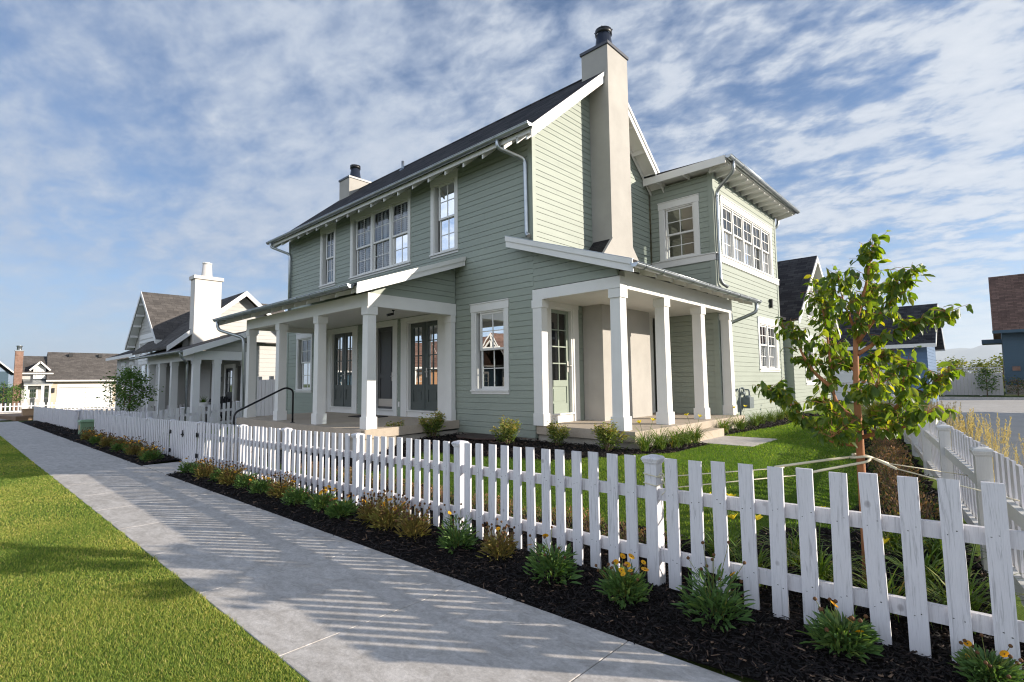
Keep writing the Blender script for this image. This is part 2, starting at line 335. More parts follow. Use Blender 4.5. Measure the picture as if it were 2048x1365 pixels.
M['ground'] = groundmat('soil and grass', [(.3, (.045, .07, .018)), (.6, (.085, .11, .03)), (.8, (.13, .12, .05))], .35)
M['lawn'] = groundmat('lawn soil', [(.25, (.07, .11, .018)), (.55, (.11, .165, .026)), (.8, (.17, .17, .045))], 2.2, 90)
M['grassA'] = leafmat('strip grass', [(0, (.10, .18, .04)), (.4, (.23, .31, .07)), (.7, (.42, .41, .12)), (.9, (.60, .52, .19)), (1, (.62, .50, .24))], .5, .6, .2, (1.6, 1.55, .5))
M['grassB'] = leafmat('yard grass', [(0, (.07, .15, .025)), (.5, (.14, .23, .04)), (.85, (.24, .30, .06)), (1, (.42, .42, .12))], .5, .6, .2, (1.7, 1.6, .5))
M['mulch'] = groundmat('mulch soil', [(.3, (.006, .0045, .004)), (.6, (.012, .009, .008)), (.8, (.022, .016, .014))], 14, 60)
M['chip'] = leafmat('bark chips', [(0, (.004, .003, .003)), (.55, (.011, .008, .008)), (.85, (.026, .018, .016)), (.965, (.06, .038, .028)), (1, (.22, .14, .09))], .0, .75)
M['mount'] = groundmat('mountain rock', [(.3, (.10, .10, .08)), (.7, (.20, .18, .15))], .002, .01)
M['blue'] = paint('blue siding paint', (.085, .15, .26), .55, .06, 1.2, sc=(1, 1, 6))
M['slate'] = paint('dark teal siding paint', (.045, .085, .12), .55, .06, 1.2, sc=(1, 1, 6))
M['boardf'] = woodpaint('grey white board fence', (.50, .47, .46), .1)
M['cream'] = paint('cream siding', (.48, .41, .32), .6, .03)
M['brick'] = shingle('red brick', 1, 1.0, (.27, .165, .125), (.20, .12, .09), (.33, .30, .27), .5, .18)
M['ply'] = woodpaint('brown boards', (.24, .15, .09), .2)
M['card'] = paint('cardboard', (.42, .28, .17), .8, .05)
M['red'] = paint('dull tan siding', (.42, .24, .13), .7, .05)
M['mat'] = paint('dark coir mat', (.035, .03, .028), .95, .2, 40)
M['cover'] = paint('brown well cover', (.045, .024, .022), .55, .1, 3)

# ------------------------------------------------------------------ the lie of the land
def B(x): return .0125*np.minimum(x, 0)+.002*np.clip(x, 0, 20)
def XF(y): return .11-.159*(y-3.73)                       # line of the side fence
def Gf(x, y):
    x = np.asarray(x, float); y = np.asarray(y, float); b = B(np.maximum(x, -140))
    yd = .43-.66*sstep(-x, 16.5, 23.5); yd = np.where(x < -40, np.minimum(yd, b+.05), yd)
    base = b-.012+.055*sstep(y, 2.94, 3.35); z = base+sstep(y, 3.9, 7.0)*(yd-base)
    zs = .05+.06*sstep(y, 3.7, 6); d = XF(y)-x; s = sstep(d, .3, 2.2); z = zs*(1-s)+z*s
    z = np.where(d < 0, np.minimum(zs, .11), z)
    z = np.where(y < 2.95, b, z); far = sstep(y, 45.2, 60); z = np.where((y > 44.9), .25+.15*far, z)
    return z
def G(x, y): return float(Gf(x, y))
def struct(o): o['kind'] = 'structure'; return o
def sheet(name, xs, ys, m, dz=0, keep=None):
    X, Y = np.meshgrid(xs, ys); Z = Gf(X, Y)+dz; n = len(xs); V = np.stack([X, Y, Z], -1).reshape(-1, 3)
    i, j = np.meshgrid(np.arange(len(xs)-1), np.arange(len(ys)-1)); a = (j*n+i).ravel(); F = np.stack([a, a+1, a+n+1, a+n], 1)
    if keep is not None: c = V[F].mean(1); F = F[keep(c[:, 0], c[:, 1])]
    u, inv = np.unique(F, return_inverse=True); return struct(mesh_np(name, V[u], [inv.reshape(-1, 4)], m, smooth=True))
far = np.array([200, 600, 2000, 6000, 20000.])
sheet('ground', np.concatenate([-far[::-1]-10, [-140, -110, -90], np.arange(-75, 16, .75), [25, 45, 90], far]), np.concatenate([-far[::-1], [-90, -50, -30], np.arange(-20, 62, .75), [70, 90, 130], far]), M['ground'], -.045)
def rect(x0, x1, y0, y1): return lambda x, y: (x > x0) & (x < x1) & (y > y0) & (y < y1)
def inbed(x, y):
    f = (y > 2.95) & (y < np.where(x > -9.2, 4.72+.1*np.sin(x*1.7), 4.2)) & (x < XF(y)) & ~((x > -14.05) & (x < -12.1)) & (x > -45)
    d = XF(y)-x; side = (d > 0) & (d < .80+.05*np.sin(y*1.3)) & (y > 3.9) & (y < 24)
    tree = ((x+.75)**2+(y-4.7)**2 < 1.1**2) & (d > 0)
    house = ((x > -9.2) & (x < -4.35+.5*sstep(y, 7, 8)) & (y > 6.25+.15*np.sin(x*1.1)+.5*sstep(x, -5.2, -4.2)) & (y < 9.35)) | ((x > -8.9) & (x < -7.9) & (y > 5.) & (y < 7))
    house |= (x > -4.9) & (x < -4.12+.08*np.sin(y)) & (y > 10.92) & (y < 19)
    house |= (x > -15.2) & (x < -8.8) & (y > 4.6) & (y < 5.3)
    return f | side | tree | house
def hard(x, y):  # paving, house, deck
    return ((x > -14.05) & (x < -12.1) & (y < 5.2)) | ((x > -4.5) & (x < -3.17) & (y > 9.42) & (y < 10.92)) | ((x > -17.8) & (x < -6.6) & (y > 7.7) & (y < 13)) | ((x > -6.7) & (x < -4.45) & (y > 7.7)) | ((x > -15.2) & (x < -8.9) & (y > 5.3) & (y < 8))
sheet('lawn', np.concatenate([np.arange(-52, -24, 1.), np.arange(-24, 4.1, .4)]), np.append(np.arange(-4.2, 1.4, .35), 1.42), M['lawn'], 0.0)
sheet('yard_lawn', np.arange(-22, 1.2, .2), np.arange(2.95, 24, .2), M['lawn'], 0.0, lambda x, y: (y > 3.9) & (x < XF(y)+.2))
sheet('mulch_bed', np.arange(-46, 1.2, .12), np.append(np.arange(2.95, 8, .12), np.arange(8, 24, .12)), M['mulch'], .012, inbed)
mb = MB(); xk = -1.79+1.49*4
while xk > -46:
    x1, x0 = xk-.003, xk-1.49+.003; za, zb = float(B(x0))+.004, float(B(x1))+.004; e = .004
    lo = [(x0, 1.42, za-.1), (x1, 1.42, zb-.1), (x1, 2.95, zb-.1), (x0, 2.95, za-.1)]; hi = [(x0, 1.42, za-e), (x1, 1.42, zb-e), (x1, 2.95, zb-e), (x0, 2.95, za-e)]
    tp = [(x0+e, 1.42+e, za), (x1-e, 1.42+e, zb), (x1-e, 2.95-e, zb), (x0+e, 2.95-e, za)]
    mb.hexa(lo, hi); mb.add(hi+tp, [(4, 5, 6, 7), (0, 1, 5, 4), (1, 2, 6, 5), (2, 3, 7, 6), (3, 0, 4, 7)]); xk -= 1.49
struct(mb.build('sidewalk', M['walk']))
mb = MB(); q = [(-14.05, 2.96), (-12.1, 2.96), (-12.1, 4.0), (-14.05, 4.0)]
mb.slab([(x, y, float(B(x))+.012) for x, y in q], .12)
q2 = [(-14.05, 4.01), (-12.1, 4.01), (-12.1, 5.2), (-14.05, 5.2)]; mb.slab([(x, y, float(B(x))+.012+(0 if y < 4.5 else .25)) for x, y in q2], .3)
struct(mb.build('gate_path', M['walk']))
mb = MB(); mb.box(-4.19, -3.18, 9.45, 10.9, .25, .440); struct(mb.build('garden_path', M['walk']))
# alley behind the side fence, its far kerb, and the two streets
ys = np.concatenate([np.arange(3, 44.6, 2.2), [44.75]]); mb = MB()
for a, b_ in zip(ys[:-1], ys[1:]):
    mb.slab([(XF(a)+1.15, a, .125), (14, a, .125), (14, b_-.015, .125), (max(XF(b_), -3.9)+1.15, b_-.015, .125)] if b_ < 30 else [(-9, a, .125), (14, a, .125), (14, b_-.015, .125), (-9, b_-.015, .125)], .15)
struct(mb.build('alley', M['alley']))
mb = MB(); mb.box(-9, 14, 44.75, 44.95, .0, .27); struct(mb.build('alley_kerb', M['walk']))
mb = MB(); mb.slab([(-130, -14, -1.5), (40, -14, .03), (40, -4.6, .03), (-130, -4.6, -1.5)], .05); struct(mb.build('street', M['asphalt']))
mb = MB(); mb.slab([(-62, -60, -.69), (-50, -60, -.60), (-50, 90, -.60), (-62, 90, -.69)], .04); struct(mb.build('cross_street', M['alley']))
mb = MB(); mb.slab([(-66.2, -60, -.62), (-64, -60, -.62), (-64, 90, -.62), (-66.2, 90, -.62)], .12); struct(mb.build('far_sidewalk', M['walk']))
# mountains far beyond the alley
xs = np.linspace(-9000, 6000, 90); ys = np.linspace(12500, 19000, 30); X, Y = np.meshgrid(xs, ys)
ridge = np.zeros_like(X)
for k, (f, a) in enumerate(((.0006, 330), (.0013, 190), (.0031, 90), (.0071, 40), (.015, 18))): ridge += a*np.abs(np.sin(X*f+Y*f*.55+k*2.1+1.1*np.sin(Y*f*.7+k)))
Z = (ridge*.85+420)*np.clip((Y-12500)/2800, 0, 1)**.8*(1-.35*sstep(X, 300, 3500))*(1-.25*sstep(-X, 2200, 6000)); Z = Z*.78; V = np.stack([X, Y, Z-20], -1).reshape(-1, 3); n = len(xs)
i, j = np.meshgrid(np.arange(n-1), np.arange(len(ys)-1)); a = (j*n+i).ravel()
struct(mesh_np('mountains', V, [np.stack([a, a+1, a+n+1, a+n], 1)], M['mount'], smooth=True))

# grass blades (stuff) --------------------------------------------------------
def shown(x, y, z, pad=.25):
    p = np.stack([x, y, z], 1)-CAM; d = p@_fw; return (d > .2) & (np.abs(p@RIGHT/np.maximum(d, .2)) < .985+pad) & (np.abs(p@UP/np.maximum(d, .2)) < .657+pad)
def patch(x, y, f):
    return .5+.25*np.sin(x*f+1.3*np.sin(y*f*.8))+.25*np.sin(y*f*1.3+1.7*np.sin(x*f*.6+2))
BT = np.array([(-.5, 0, 0), (.5, 0, 0), (.36, .6, .06), (-.36, .6, .06), (0, 1, .28)]); BF = [(0, 1, 2, 3), (3, 2, 4)]
def grass(name, x0, x1, y0, y1, dmax, h, mat_, ok, label, bands, yel):
    parts = []
    for (da, db, dens, w) in bands:
        n = int((x1-x0)*(y1-y0)*dens); x = rng.uniform(x0, x1, n); y = rng.uniform(y0, y1, n); d = np.hypot(x, y)
        k = (d >= da) & (d < db) & ok(x, y); x, y = x[k], y[k]; z = Gf(x, y); k = shown(x, y, z) | (rng.random(len(x)) < .12); x, y, z = x[k], y[k], z[k]; n = len(x)
        lean = rng.normal(0, .42, (n, 2)); ax = np.stack([lean[:, 0], lean[:, 1], np.ones(n)], 1); fr = frames(ax, rng.normal(size=(n, 3)))
        hh = h*rng.uniform(.55, 1.25, n)*(1+.25*(patch(x, y, .9)-.5)); sc = np.stack([np.full(n, w)*rng.uniform(.7, 1.3, n), hh, hh], 1)
        pt = .6*patch(x, y, 1.1)+.4*patch(x+7, y-3, 3.1); v = np.clip(rng.beta(2, 2.6, n)*.75+(pt-.5)*.55+yel+(rng.random(n) < .07)*.45, 0, 1)
        parts.append(inst(BT, BF, np.stack([x, y, z-.004], 1), fr*sc[:, None, :], v))
    V, F, A = merge(parts); o = mesh_np(name, V, F, mat_, attr=A); return tag(o, label, 'grass', kind='stuff')
grass('grass', -34, 0, -3.2, 1.425, 40, .027, M['grassA'], lambda x, y: y < 1.425-.012+.012*np.sin(x*9), 'short green and straw coloured grass of the strip beside the sidewalk',
      [(0, 5.5, 14000, .0034), (5.5, 9, 7500, .005), (9, 15, 3000, .009), (15, 34, 1000, .017)], .10)
grass('grass', -16, 0, 4.0, 22, 40, .032, M['grassB'], lambda x, y: ~inbed(x, y) & ~hard(x, y) & (x < XF(y)), 'bright green mown grass of the yard behind the picket fence',
      [(0, 9, 3800, .0062), (9, 13, 2200, .010), (13, 26, 1100, .016)], -.02)
# bark mulch (stuff)
parts = []
for (da, db, dens, s) in ((0, 5, 2300, 1.), (5, 9, 1000, 1.25), (9, 16, 350, 1.8), (16, 40, 90, 3)):
    for (x0, x1, y0, y1) in ((-40, 1, 2.95, 5.9), (-15.2, 0, 5.9, 19)):
        n = int((x1-x0)*(y1-y0)*dens); x = rng.uniform(x0, x1, n); y = rng.uniform(y0, y1, n); d = np.hypot(x, y); k = (d >= da) & (d < db) & inbed(x, y); x, y = x[k], y[k]; n = len(x)
        if not n: continue
        z = Gf(x, y)+.012+rng.uniform(0, .018, n)*s; ax = np.stack([rng.normal(size=n), rng.normal(size=n), rng.normal(0, .28, n)], 1); nr = np.stack([rng.normal(0, .5, n), rng.normal(0, .5, n), np.ones(n)], 1)
        L = s*rng.gamma(3, .011, n)+.008; sc = np.stack([s*rng.uniform(.004, .013, n), L, s*rng.uniform(.002, .005, n)], 1)
        tv = np.array([(-.5, -.5, -.5), (.5, -.42, -.5), (.38, .5, -.3), (-.3, .44, -.5), (-.45, -.4, .5), (.4, -.5, .5), (.28, .4, .5), (-.36, .5, .4)])
        parts.append(inst(tv, [(4, 5, 6, 7), (0, 1, 5, 4), (1, 2, 6, 5), (2, 3, 7, 6), (3, 0, 4, 7)], np.stack([x, y, z], 1), frames(ax, nr)*sc[:, None, :], rng.random(n)**1.1))
V, F, A = merge(parts); tag(mesh_np('bark_mulch', V, F, M['chip'], attr=A), 'dark brown shredded bark mulch spread over the planting beds', 'mulch', kind='stuff')

# ------------------------------------------------------------------ wall, window and door builders
class Fr:
    """wall frame: origin o (x, y), along u, outward normal n"""
    def __init__(s, o, u, n): s.o, s.u, s.n = o, u, n
    def P(s, u, z, d): return (s.o[0]+u*s.u[0]+d*s.n[0], s.o[1]+u*s.u[1]+d*s.n[1], z)
    def box(s, mb, u0, u1, z0, z1, d0, d1):
        P = s.P; return mb.hexa([P(u0, z0, d1), P(u1, z0, d1), P(u1, z0, d0), P(u0, z0, d0)], [P(u0, z1, d1), P(u1, z1, d1), P(u1, z1, d0), P(u0, z1, d0)])
def siding(fr, u, z0, z1, holes=(), rows=(.150, .108), ufun=None, gap=.006, z_start=None):
    """lap boards: u=(u0,u1) or ufun(z)->(u0,u1); holes (u0,u1,z0,z1)"""
    mb = MB(); uf = ufun or (lambda z: u); z = z0 if z_start is None else z_start; zs = []; k = 0
    while z < z1-.01: zn = min(z+rows[k % len(rows)], z1); zs.append((max(z, z0), zn)); z = zn; k += 1
    cuts = sorted({h[2] for h in holes} | {h[3] for h in holes})
    def spans(za, zb):
        zm = (za+zb)/2; (a0, b0), (a1, b1) = uf(za), uf(zb)
        if b0-a0 < .02 and b1-a1 < .02: return []
        hs = sorted((h[0], h[1]) for h in holes if h[2] < zm < h[3]); out = []; c0, c1 = a0, a1
        for h0, h1 in hs:
            if h0 > max(c0, c1): out.append((c0, h0, c1, h0))
            c0 = c1 = max(h1, min(c0, c1))
        if max(b0, b1) > min(c0, c1): out.append((c0, b0, c1, b1))
        return out
    P = fr.P; jr = random.Random(int(z1*100+len(zs)))
    def split(sp):               # butt joints every few metres
        out = []
        for u0, u1, w0, w1 in sp:
            if u1-u0 > 2.2 and abs(u0-w0) < .01 and abs(u1-w1) < .01 and jr.random() < .8:
                c = u0+(u1-u0)*jr.uniform(.12, .88); out += [(u0, c-.002, u0, c-.002), (c+.002, u1, c+.002, u1)]
            else: out.append((u0, u1, w0, w1))
        return out
    for za, zb in zs:
        sub = [za]+[c for c in cuts if za+.004 < c < zb-.004]+[zb]
        for i in range(len(sub)-1):
            a, b = sub[i], sub[i+1]; top = b-(gap if b == zb else 0)
            da = .010-.007*(a-za)/(zb-za); db = .010-.007*(b-za)/(zb-za)
            for u0, u1, w0, w1 in split(spans(a, b)):
                mb.add([P(u0, a, da), P(u1, a, da), P(w1, top, db), P(w0, top, db), P(u0, a, -.022), P(u1, a, -.022), P(w1, top, -.022), P(w0, top, -.022)], [(0, 1, 2, 3), (1, 0, 4, 5), (3, 2, 6, 7)])
    zc = sorted({z0, z1} | {c for c in cuts if z0 < c < z1})
    if ufun: zc = sorted(set(zc) | set(np.linspace(z0, z1, 24)))
    for a, b in zip(zc[:-1], zc[1:]):
        for u0, u1, w0, w1 in spans(a, b): mb.quad(P(u0, a, -.02), P(u1, a, -.02), P(w1, b, -.02), P(w0, b, -.02))
    return mb
def sashes(fr, w, u0, u1, z0, z1, zm, cols, rows, dt, white, glass, rail=.045, bar=.020, lower_rows=None, sname='sash'):
    """double hung pair (zm set) or a single sash; each a child of window w"""
    lots = [(zm-.02, z1, dt, rows), (z0, zm+.02, dt-.035, lower_rows or rows)] if zm else [(z0, z1, dt, rows)]
    for a, b, d, rws in lots:
        mb = MB()
        fr.box(mb, u0, u0+rail, a, b, d-.03, d); fr.box(mb, u1-rail, u1, a, b, d-.03, d)
        fr.box(mb, u0+rail, u1-rail, a, a+rail, d-.03, d-.001); fr.box(mb, u0+rail, u1-rail, b-rail, b, d-.03, d-.001)
        iu, iz = u1-u0-2*rail, b-a-2*rail
        for k in range(1, cols): c = u0+rail+iu*k/cols; fr.box(mb, c-bar/2, c+bar/2, a+rail, b-rail, d-.024, d-.006)
        for k in range(1, rws): c = a+rail+iz*k/rws; fr.box(mb, u0+rail, u1-rail, c-bar/2, c+bar/2, d-.023, d-.007)
        mb.build(sname, white, w)
        P = fr.P; g = MB(); g.quad(P(u0+rail-.004, a+rail-.004, d-.016), P(u1-rail+.004, a+rail-.004, d-.016), P(u1-rail+.004, b-rail+.004, d-.016), P(u0+rail-.004, b-rail+.004, d-.016)); g.build('pane', glass, w)
def louvres(fr, w, u0, u1, z0, z1, d, m, step=.055):
    mb = MB(); P = fr.P; f = .045
    fr.box(mb, u0, u0+f, z0, z1, d-.03, d); fr.box(mb, u1-f, u1, z0, z1, d-.03, d)
    n = int((z1-z0)/step)
    for k in range(n):
        z = z0+(k+.5)*(z1-z0)/n; mb.quad(P(u0+f, z-.021, d+.012), P(u1-f, z-.021, d+.012), P(u1-f, z+.021, d-.030), P(u0+f, z+.021, d-.030))
    mb.build('shutter', m, w, recalc=False)
def window(fr, par, o, units, zm=None, cols=2, rows=2, casing=.115, head=.165, apron=.085, ledge=True, glass='glass', shut=False, lower_rows=None, band=False, white='white', label=None):
    """o=(u0,u1,z0,z1) outside of the trim; units [(u0,u1)] of the sashes. Returns the hole cut in the siding"""
    u0, u1, z0, z1 = o; wm = M[white]; mb = MB(); a0, a1, b0, b1 = u0+casing, u1-casing, z0+apron, z1-head
    fr.box(mb, u0, a0, b0+.001, b1-.001, -.02, .026); fr.box(mb, a1, u1, b0+.001, b1-.001, -.02, .026)
    fr.box(mb, u0-.014, u1+.014, b1, z1, -.02, .034); fr.box(mb, u0-.024, u1+.024, z1+.001, z1+.022, -.02, .05)
    if not band: fr.box(mb, u0-.004, u1+.004, z0, b0-.032, -.02, .024)
    fr.box(mb, u0-.016, u1+.016, b0-.031, b0, -.02, .055)
    j = .03; fr.box(mb, a0, a0+j, b0+.001, b1, -.12, .012); fr.box(mb, a1-j, a1, b0+.001, b1, -.12, .012); fr.box(mb, a0+j, a1-j, b1-j, b1-.001, -.12, .011); fr.box(mb, a0+j, a1-j, b0+.002, b0+j, -.12, .011)
    for (p0, p1), (q0, q1) in zip(units[:-1], units[1:]): fr.box(mb, p1, q0, b0+j, b1-j, -.10, .006)
    w = mb.build('window', wm, par)
    if label: w['label'] = label
    for p0, p1 in units:
        sashes(fr, w, p0, p1, b0+j, b1-j, zm, cols, rows, -.02, wm, M[glass], lower_rows=lower_rows)
        if shut: louvres(fr, w, p0+.01, (p0+p1)/2-.005, b0+j, b1-j, -.14, M['blind']); louvres(fr, w, (p0+p1)/2+.005, p1-.01, b0+j, b1-j, -.14, M['blind'])
    return (a0, a1, b0, b1)
def leaf_door(fr, par, u0, u1, z0, z1, m, cols, rows, zp, d=-.07, glass='mirror', hinge=None, label=None):
    """door leaf, glazed above zp and panelled below; rows=0 for a solid panelled door"""
    mb = MB(); s = .11; P = fr.P
    fr.box(mb, u0, u0+s, z0, z1, d-.045, d); fr.box(mb, u1-s, u1, z0, z1, d-.045, d); fr.box(mb, u0+s, u1-s, z0, z0+.2, d-.045, d-.001); fr.box(mb, u0+s, u1-s, z1-s, z1, d-.045, d-.001); fr.box(mb, u0+s, u1-s, zp-.13, zp, d-.045, d-.001)
    fr.box(mb, u0+s, u1-s, z0+.2, zp-.13, d-.04, d-.018); fr.box(mb, u0+s+.05, u1-s-.05, z0+.25, zp-.18, d-.018, d-.008)
    if rows:
        iu, iz = u1-u0-2*s, z1-s-zp
        for k in range(1, cols): c = u0+s+iu*k/cols; fr.box(mb, c-.012, c+.012, zp, z1-s, d-.036, d-.008)
        for k in range(1, rows): c = zp+iz*k/rows; fr.box(mb, u0+s, u1-s, c-.012, c+.012, d-.035, d-.009)
    else:
        fr.box(mb, u0+s, u1-s, zp, z1-s, d-.04, d-.018); fr.box(mb, u0+s+.05, u1-s-.05, zp+.05, z1-s-.05, d-.018, d-.008)
    o = mb.build('door', m, par)
    if label: o['label'] = label
    if rows: g = MB(); g.quad(P(u0+s-.004, zp-.004, d-.025), P(u1-s+.004, zp-.004, d-.025), P(u1-s+.004, z1-s+.004, d-.025), P(u0+s-.004, z1-s+.004, d-.025)); g.build('pane', M[glass], o)
    return o
def lever(fr, door, u, z, d=-.07, back=True):
    mb = MB(); P = fr.P; fr.box(mb, u-.022, u+.022, z-.13, z+.1, d, d+.012); mb.tube([P(u, z, d+.01), P(u, z, d+.06), P(u+.1, z, d+.06)], .011, 8); mb.build('handle', M['steel'], door)
def casing(fr, par, u0, u1, z0, z1, c=.17, sill=.16, head=None):
    """white door casing with a raised sill; returns hole"""
    mb = MB(); h = head or c
    fr.box(mb, u0, u0+c, z0, z1-h, -.02, .028); fr.box(mb, u1-c, u1, z0, z1-h, -.02, .028); fr.box(mb, u0-.01, u1+.01, z1-h+.001, z1, -.02, .032)
    fr.box(mb, u0+c, u1-c, z0, z0+sill-.03, -.12, .0); fr.box(mb, u0+c, u1-c, z0+sill-.029, z0+sill, -.14, .045)
    fr.box(mb, u0+c+.001, u0+c+.05, z0+sill, z1-h, -.14, .01); fr.box(mb, u1-c-.05, u1-c-.001, z0+sill, z1-h, -.14, .01); fr.box(mb, u0+c+.05, u1-c-.05, z1-h-.05, z1-h, -.14, .009)
    return mb.build('door_casing', M['white'], par), (u0+c, u1-c, z0, z1-h)
def arc(pts, n=5, r=.12):
    """polyline with rounded corners"""
    P = [Vector(p) for p in pts]; out = [P[0]]
    for i in range(1, len(P)-1):
        a, b, c = P[i-1], P[i], P[i+1]; q = min(r, (a-b).length*.45, (c-b).length*.45); s = b+(a-b).normalized()*q; e = b+(c-b).normalized()*q
        for k in range(n+1): t = k/n; out.append(s*(1-t)**2+b*2*t*(1-t)+e*t*t)
    return out+[P[-1]]
def downspout(par, pts, r=.042, label=None, straps=()):
    mb = MB(); mb.tube(arc(pts), r, 10)
    for p in straps: mb.lathe(p, [(r+.004, -.015), (r+.006, -.015), (r+.006, .015), (r+.004, .015)], 10)
    return mb.build('downspout', M['zinc'], par)
def gutter(par, a, b, r=.068, strap=.61):
    """half round gutter from a to b (rim height z), with hanger straps"""
    a = Vector(a); b = Vector(b); d = (b-a).normalized(); s = Vector((d.y, -d.x, 0)); up = Vector((0, 0, 1)); mb = MB(); n = 10
    ring = lambda p, rr: [p+s*(rr*math.cos(t))-up*(rr*math.sin(t)) for t in [math.pi*k/n for k in range(n+1)]]
    v = ring(a, r)+ring(b, r)+ring(a, r-.006)+ring(b, r-.006); m = n+1; f = []
    for k in range(n): f += [(k, k+1, m+k+1, m+k), (2*m+k+1, 2*m+k, 3*m+k, 3*m+k+1)]
    f += [(0, m, 3*m, 2*m), (n, 2*m+n, 3*m+n, m+n)]; mb.add(v, f, True); mb.add(ring(a, r), [tuple(range(m))]); mb.add(ring(b, r), [tuple(range(m))])
    for e in (-1, 1): mb.tube([a+s*(r*e)+up*.004, b+s*(r*e)+up*.004], .009, 6)
    g = mb.build('gutter', M['zinc'], par, recalc=False); L = (b-a).length; k = strap/2
    while k < L: sm = MB(); sm.tube([a+d*k+q for q in [s*((r+.006)*math.cos(t))-up*((r+.006)*math.sin(t)) for t in [math.pi*j/8 for j in range(9)]]], .008, 5); sm.build('gutter_strap', M['zinc'], g); k += strap
    return g
def column(par, x, y, z0, z1, w=.20, b=.245, bh=.235, ch=.16, m='white'):
    """square porch post, right-front corner of its shaft at (x, y): plinth, tapered shaft, capital"""
    cx, cy = x-w/2, y+w/2; mb = MB(); h = w/2; B_ = b/2; t = h*.93
    mb.box(cx-B_, cx+B_, cy-B_, cy+B_, z0, z0+bh); mb.hexa([(cx-h, cy-h, z0+bh), (cx+h, cy-h, z0+bh), (cx+h, cy+h, z0+bh), (cx-h, cy+h, z0+bh)], [(cx-t, cy-t, z1-ch), (cx+t, cy-t, z1-ch), (cx+t, cy+t, z1-ch), (cx-t, cy+t, z1-ch)])
    c = h*.93+.022; mb.box(cx-c, cx+c, cy-c, cy+c, z1-ch, z1-.002); return mb.build('porch_column', M[m], par)

# ------------------------------------------------------------------ the sage green house
YF, XL, XG = 7.76, -17.77, -6.63
house = thing('house', 'two storey sage green house with white trim, two porches and a tall cream chimney', 'house', (-12, 10, .43))
FF = Fr((0, YF), (1, 0), (0, -1)); GF = Fr((XG, 0), (0, 1), (1, 0)); WF = Fr((0, 12.67), (1, 0), (0, -1)); WX = Fr((-4.93, 0), (0, 1), (1, 0)); LF = Fr((XL, 0), (0, 1), (-1, 0)); BF_ = Fr((0, 12.62), (1, 0), (0, 1))
# front wall openings
H = [window(FF, house, (-15.49, -14.53, 4.585, 6.53), [(-15.19, -14.63)], 5.50, shut=True, casing=.10, label='narrow upper window nearest the far corner'),
     window(FF, house, (-13.65, -10.71, 4.585, 6.53), [(-13.39, -12.59), (-12.49, -11.67), (-11.57, -10.79)], 5.48, shut=True, casing=.10, label='triple upper window'),
     window(FF, house, (-9.88, -8.88, 4.585, 6.53), [(-9.62, -8.98)], 5.50, shut=True, casing=.10, label='narrow upper window nearest the near corner'),
     window(FF, house, (-8.44, -7.315, 1.345, 3.295), [(-8.2, -7.435)], 2.30, glass='mirror', casing=.115, label='lower window between the two porches'),
     window(FF, house, (-17.04, -15.92, 1.33, 3.26), [(-16.74, -16.02)], 2.30, glass='mirror', casing=.10, label='lower window behind the porch columns')]
d1, h1 = casing(FF, house, -14.97, -13.20, 0.76, 3.24, .25, .17, .10); d2, h2 = casing(FF, house, -11.09, -9.33, .76, 3.24, .25, .17, .10); de, he = casing(FF, house, -12.47, -11.26, .76, 3.24, .17, .17, .10)
H += [h1, h2, he]
for (a, b) in ((-14.67, -13.50), (-10.79, -9.63)):
    m = (a+b)/2; leaf_door(FF, house, a, m-.012, .935, 3.09, M['door'], 2, 4, 1.56); D = leaf_door(FF, house, m+.012, b, .935, 3.09, M['door'], 2, 4, 1.56); lever(FF, D, m+.07, 1.86)
D = leaf_door(FF, house, -12.245, -11.485, .935, 3.09, M['entry'], 0, 0, 1.86, d=-.05, label='solid panelled front door with a steel kick plate'); lever(FF, D, -11.56, 1.78, -.05)
mb = MB(); FF.box(mb, -12.2, -11.53, .99, 1.19, -.049, -.044); mb.build('kick_plate', M['steel'], D)
siding(FF, (XL, XG), .50, 6.68, H).build('front_wall', M['sage'], house)
# porch gable ends: the wall carried across above the right porch beam, and the side of the left porch
siding(FF, None, 3.42, 4.20, ufun=lambda z: (XG, min(-4.70, XG+max(0, (4.20-z)/.334))), z_start=3.42).build('porch_gable_wall', M['sage'], house)
PF = Fr((-8.97, 0), (0, 1), (1, 0))
siding(PF, None, 3.385, 4.22, ufun=lambda z: (max(5.55, YF-.03-max(0, (4.22-z)/.348)), YF-.03)).build('porch_gable_wall', M['sage'], house)
# gable wall
hd, gh = casing(GF, house, 8.04, 9.21, .75, 3.24, .2, .19, .1); H = [gh]
D = leaf_door(GF, house, 8.27, 8.98, .94, 3.13, M['sagedoor'], 2, 4, 1.62, d=-.06, glass='glass', label='sage green half glazed side door'); lever(GF, D, 8.90, 1.92, -.06)
h2_, gh2 = casing(GF, house, 11.55, 12.55, .75, 3.24, .17, .19, .1); leaf_door(GF, house, 11.77, 12.33, .94, 3.13, M['sagedoor'], 2, 4, 1.62, d=-.06, glass='glass'); H.append(gh2)
rise = lambda z: max(0., (z-6.70)/.848)
siding(GF, None, .50, 8.72, H, ufun=lambda z: (YF+rise(z), 12.60-rise(z))).build('gable_wall', M['sage'], house)
siding(LF, None, .50, 8.72, ufun=lambda z: (YF+rise(z), 12.60-rise(z))).build('far_gable_wall', M['sage'], house)
siding(BF_, (XL, -8.), .50, 6.68).build('rear_wall', M['sage'], house)
mb = MB(); GF.box(mb, YF-.014, YF+.10, 4.36, 6.80, -.02, .022); FF.box(mb, XG-.10, XG+.006, 4.45, 6.70, -.02, .020); mb.build('corner_board', M['sage'], house)
mb = MB(); FF.box(mb, XL-.02, XL+.09, .5, 6.68, -.02, .020); LF.box(mb, YF-.014, YF+.09, .5, 6.7, -.02, .02); mb.build('corner_board', M['sage'], house)
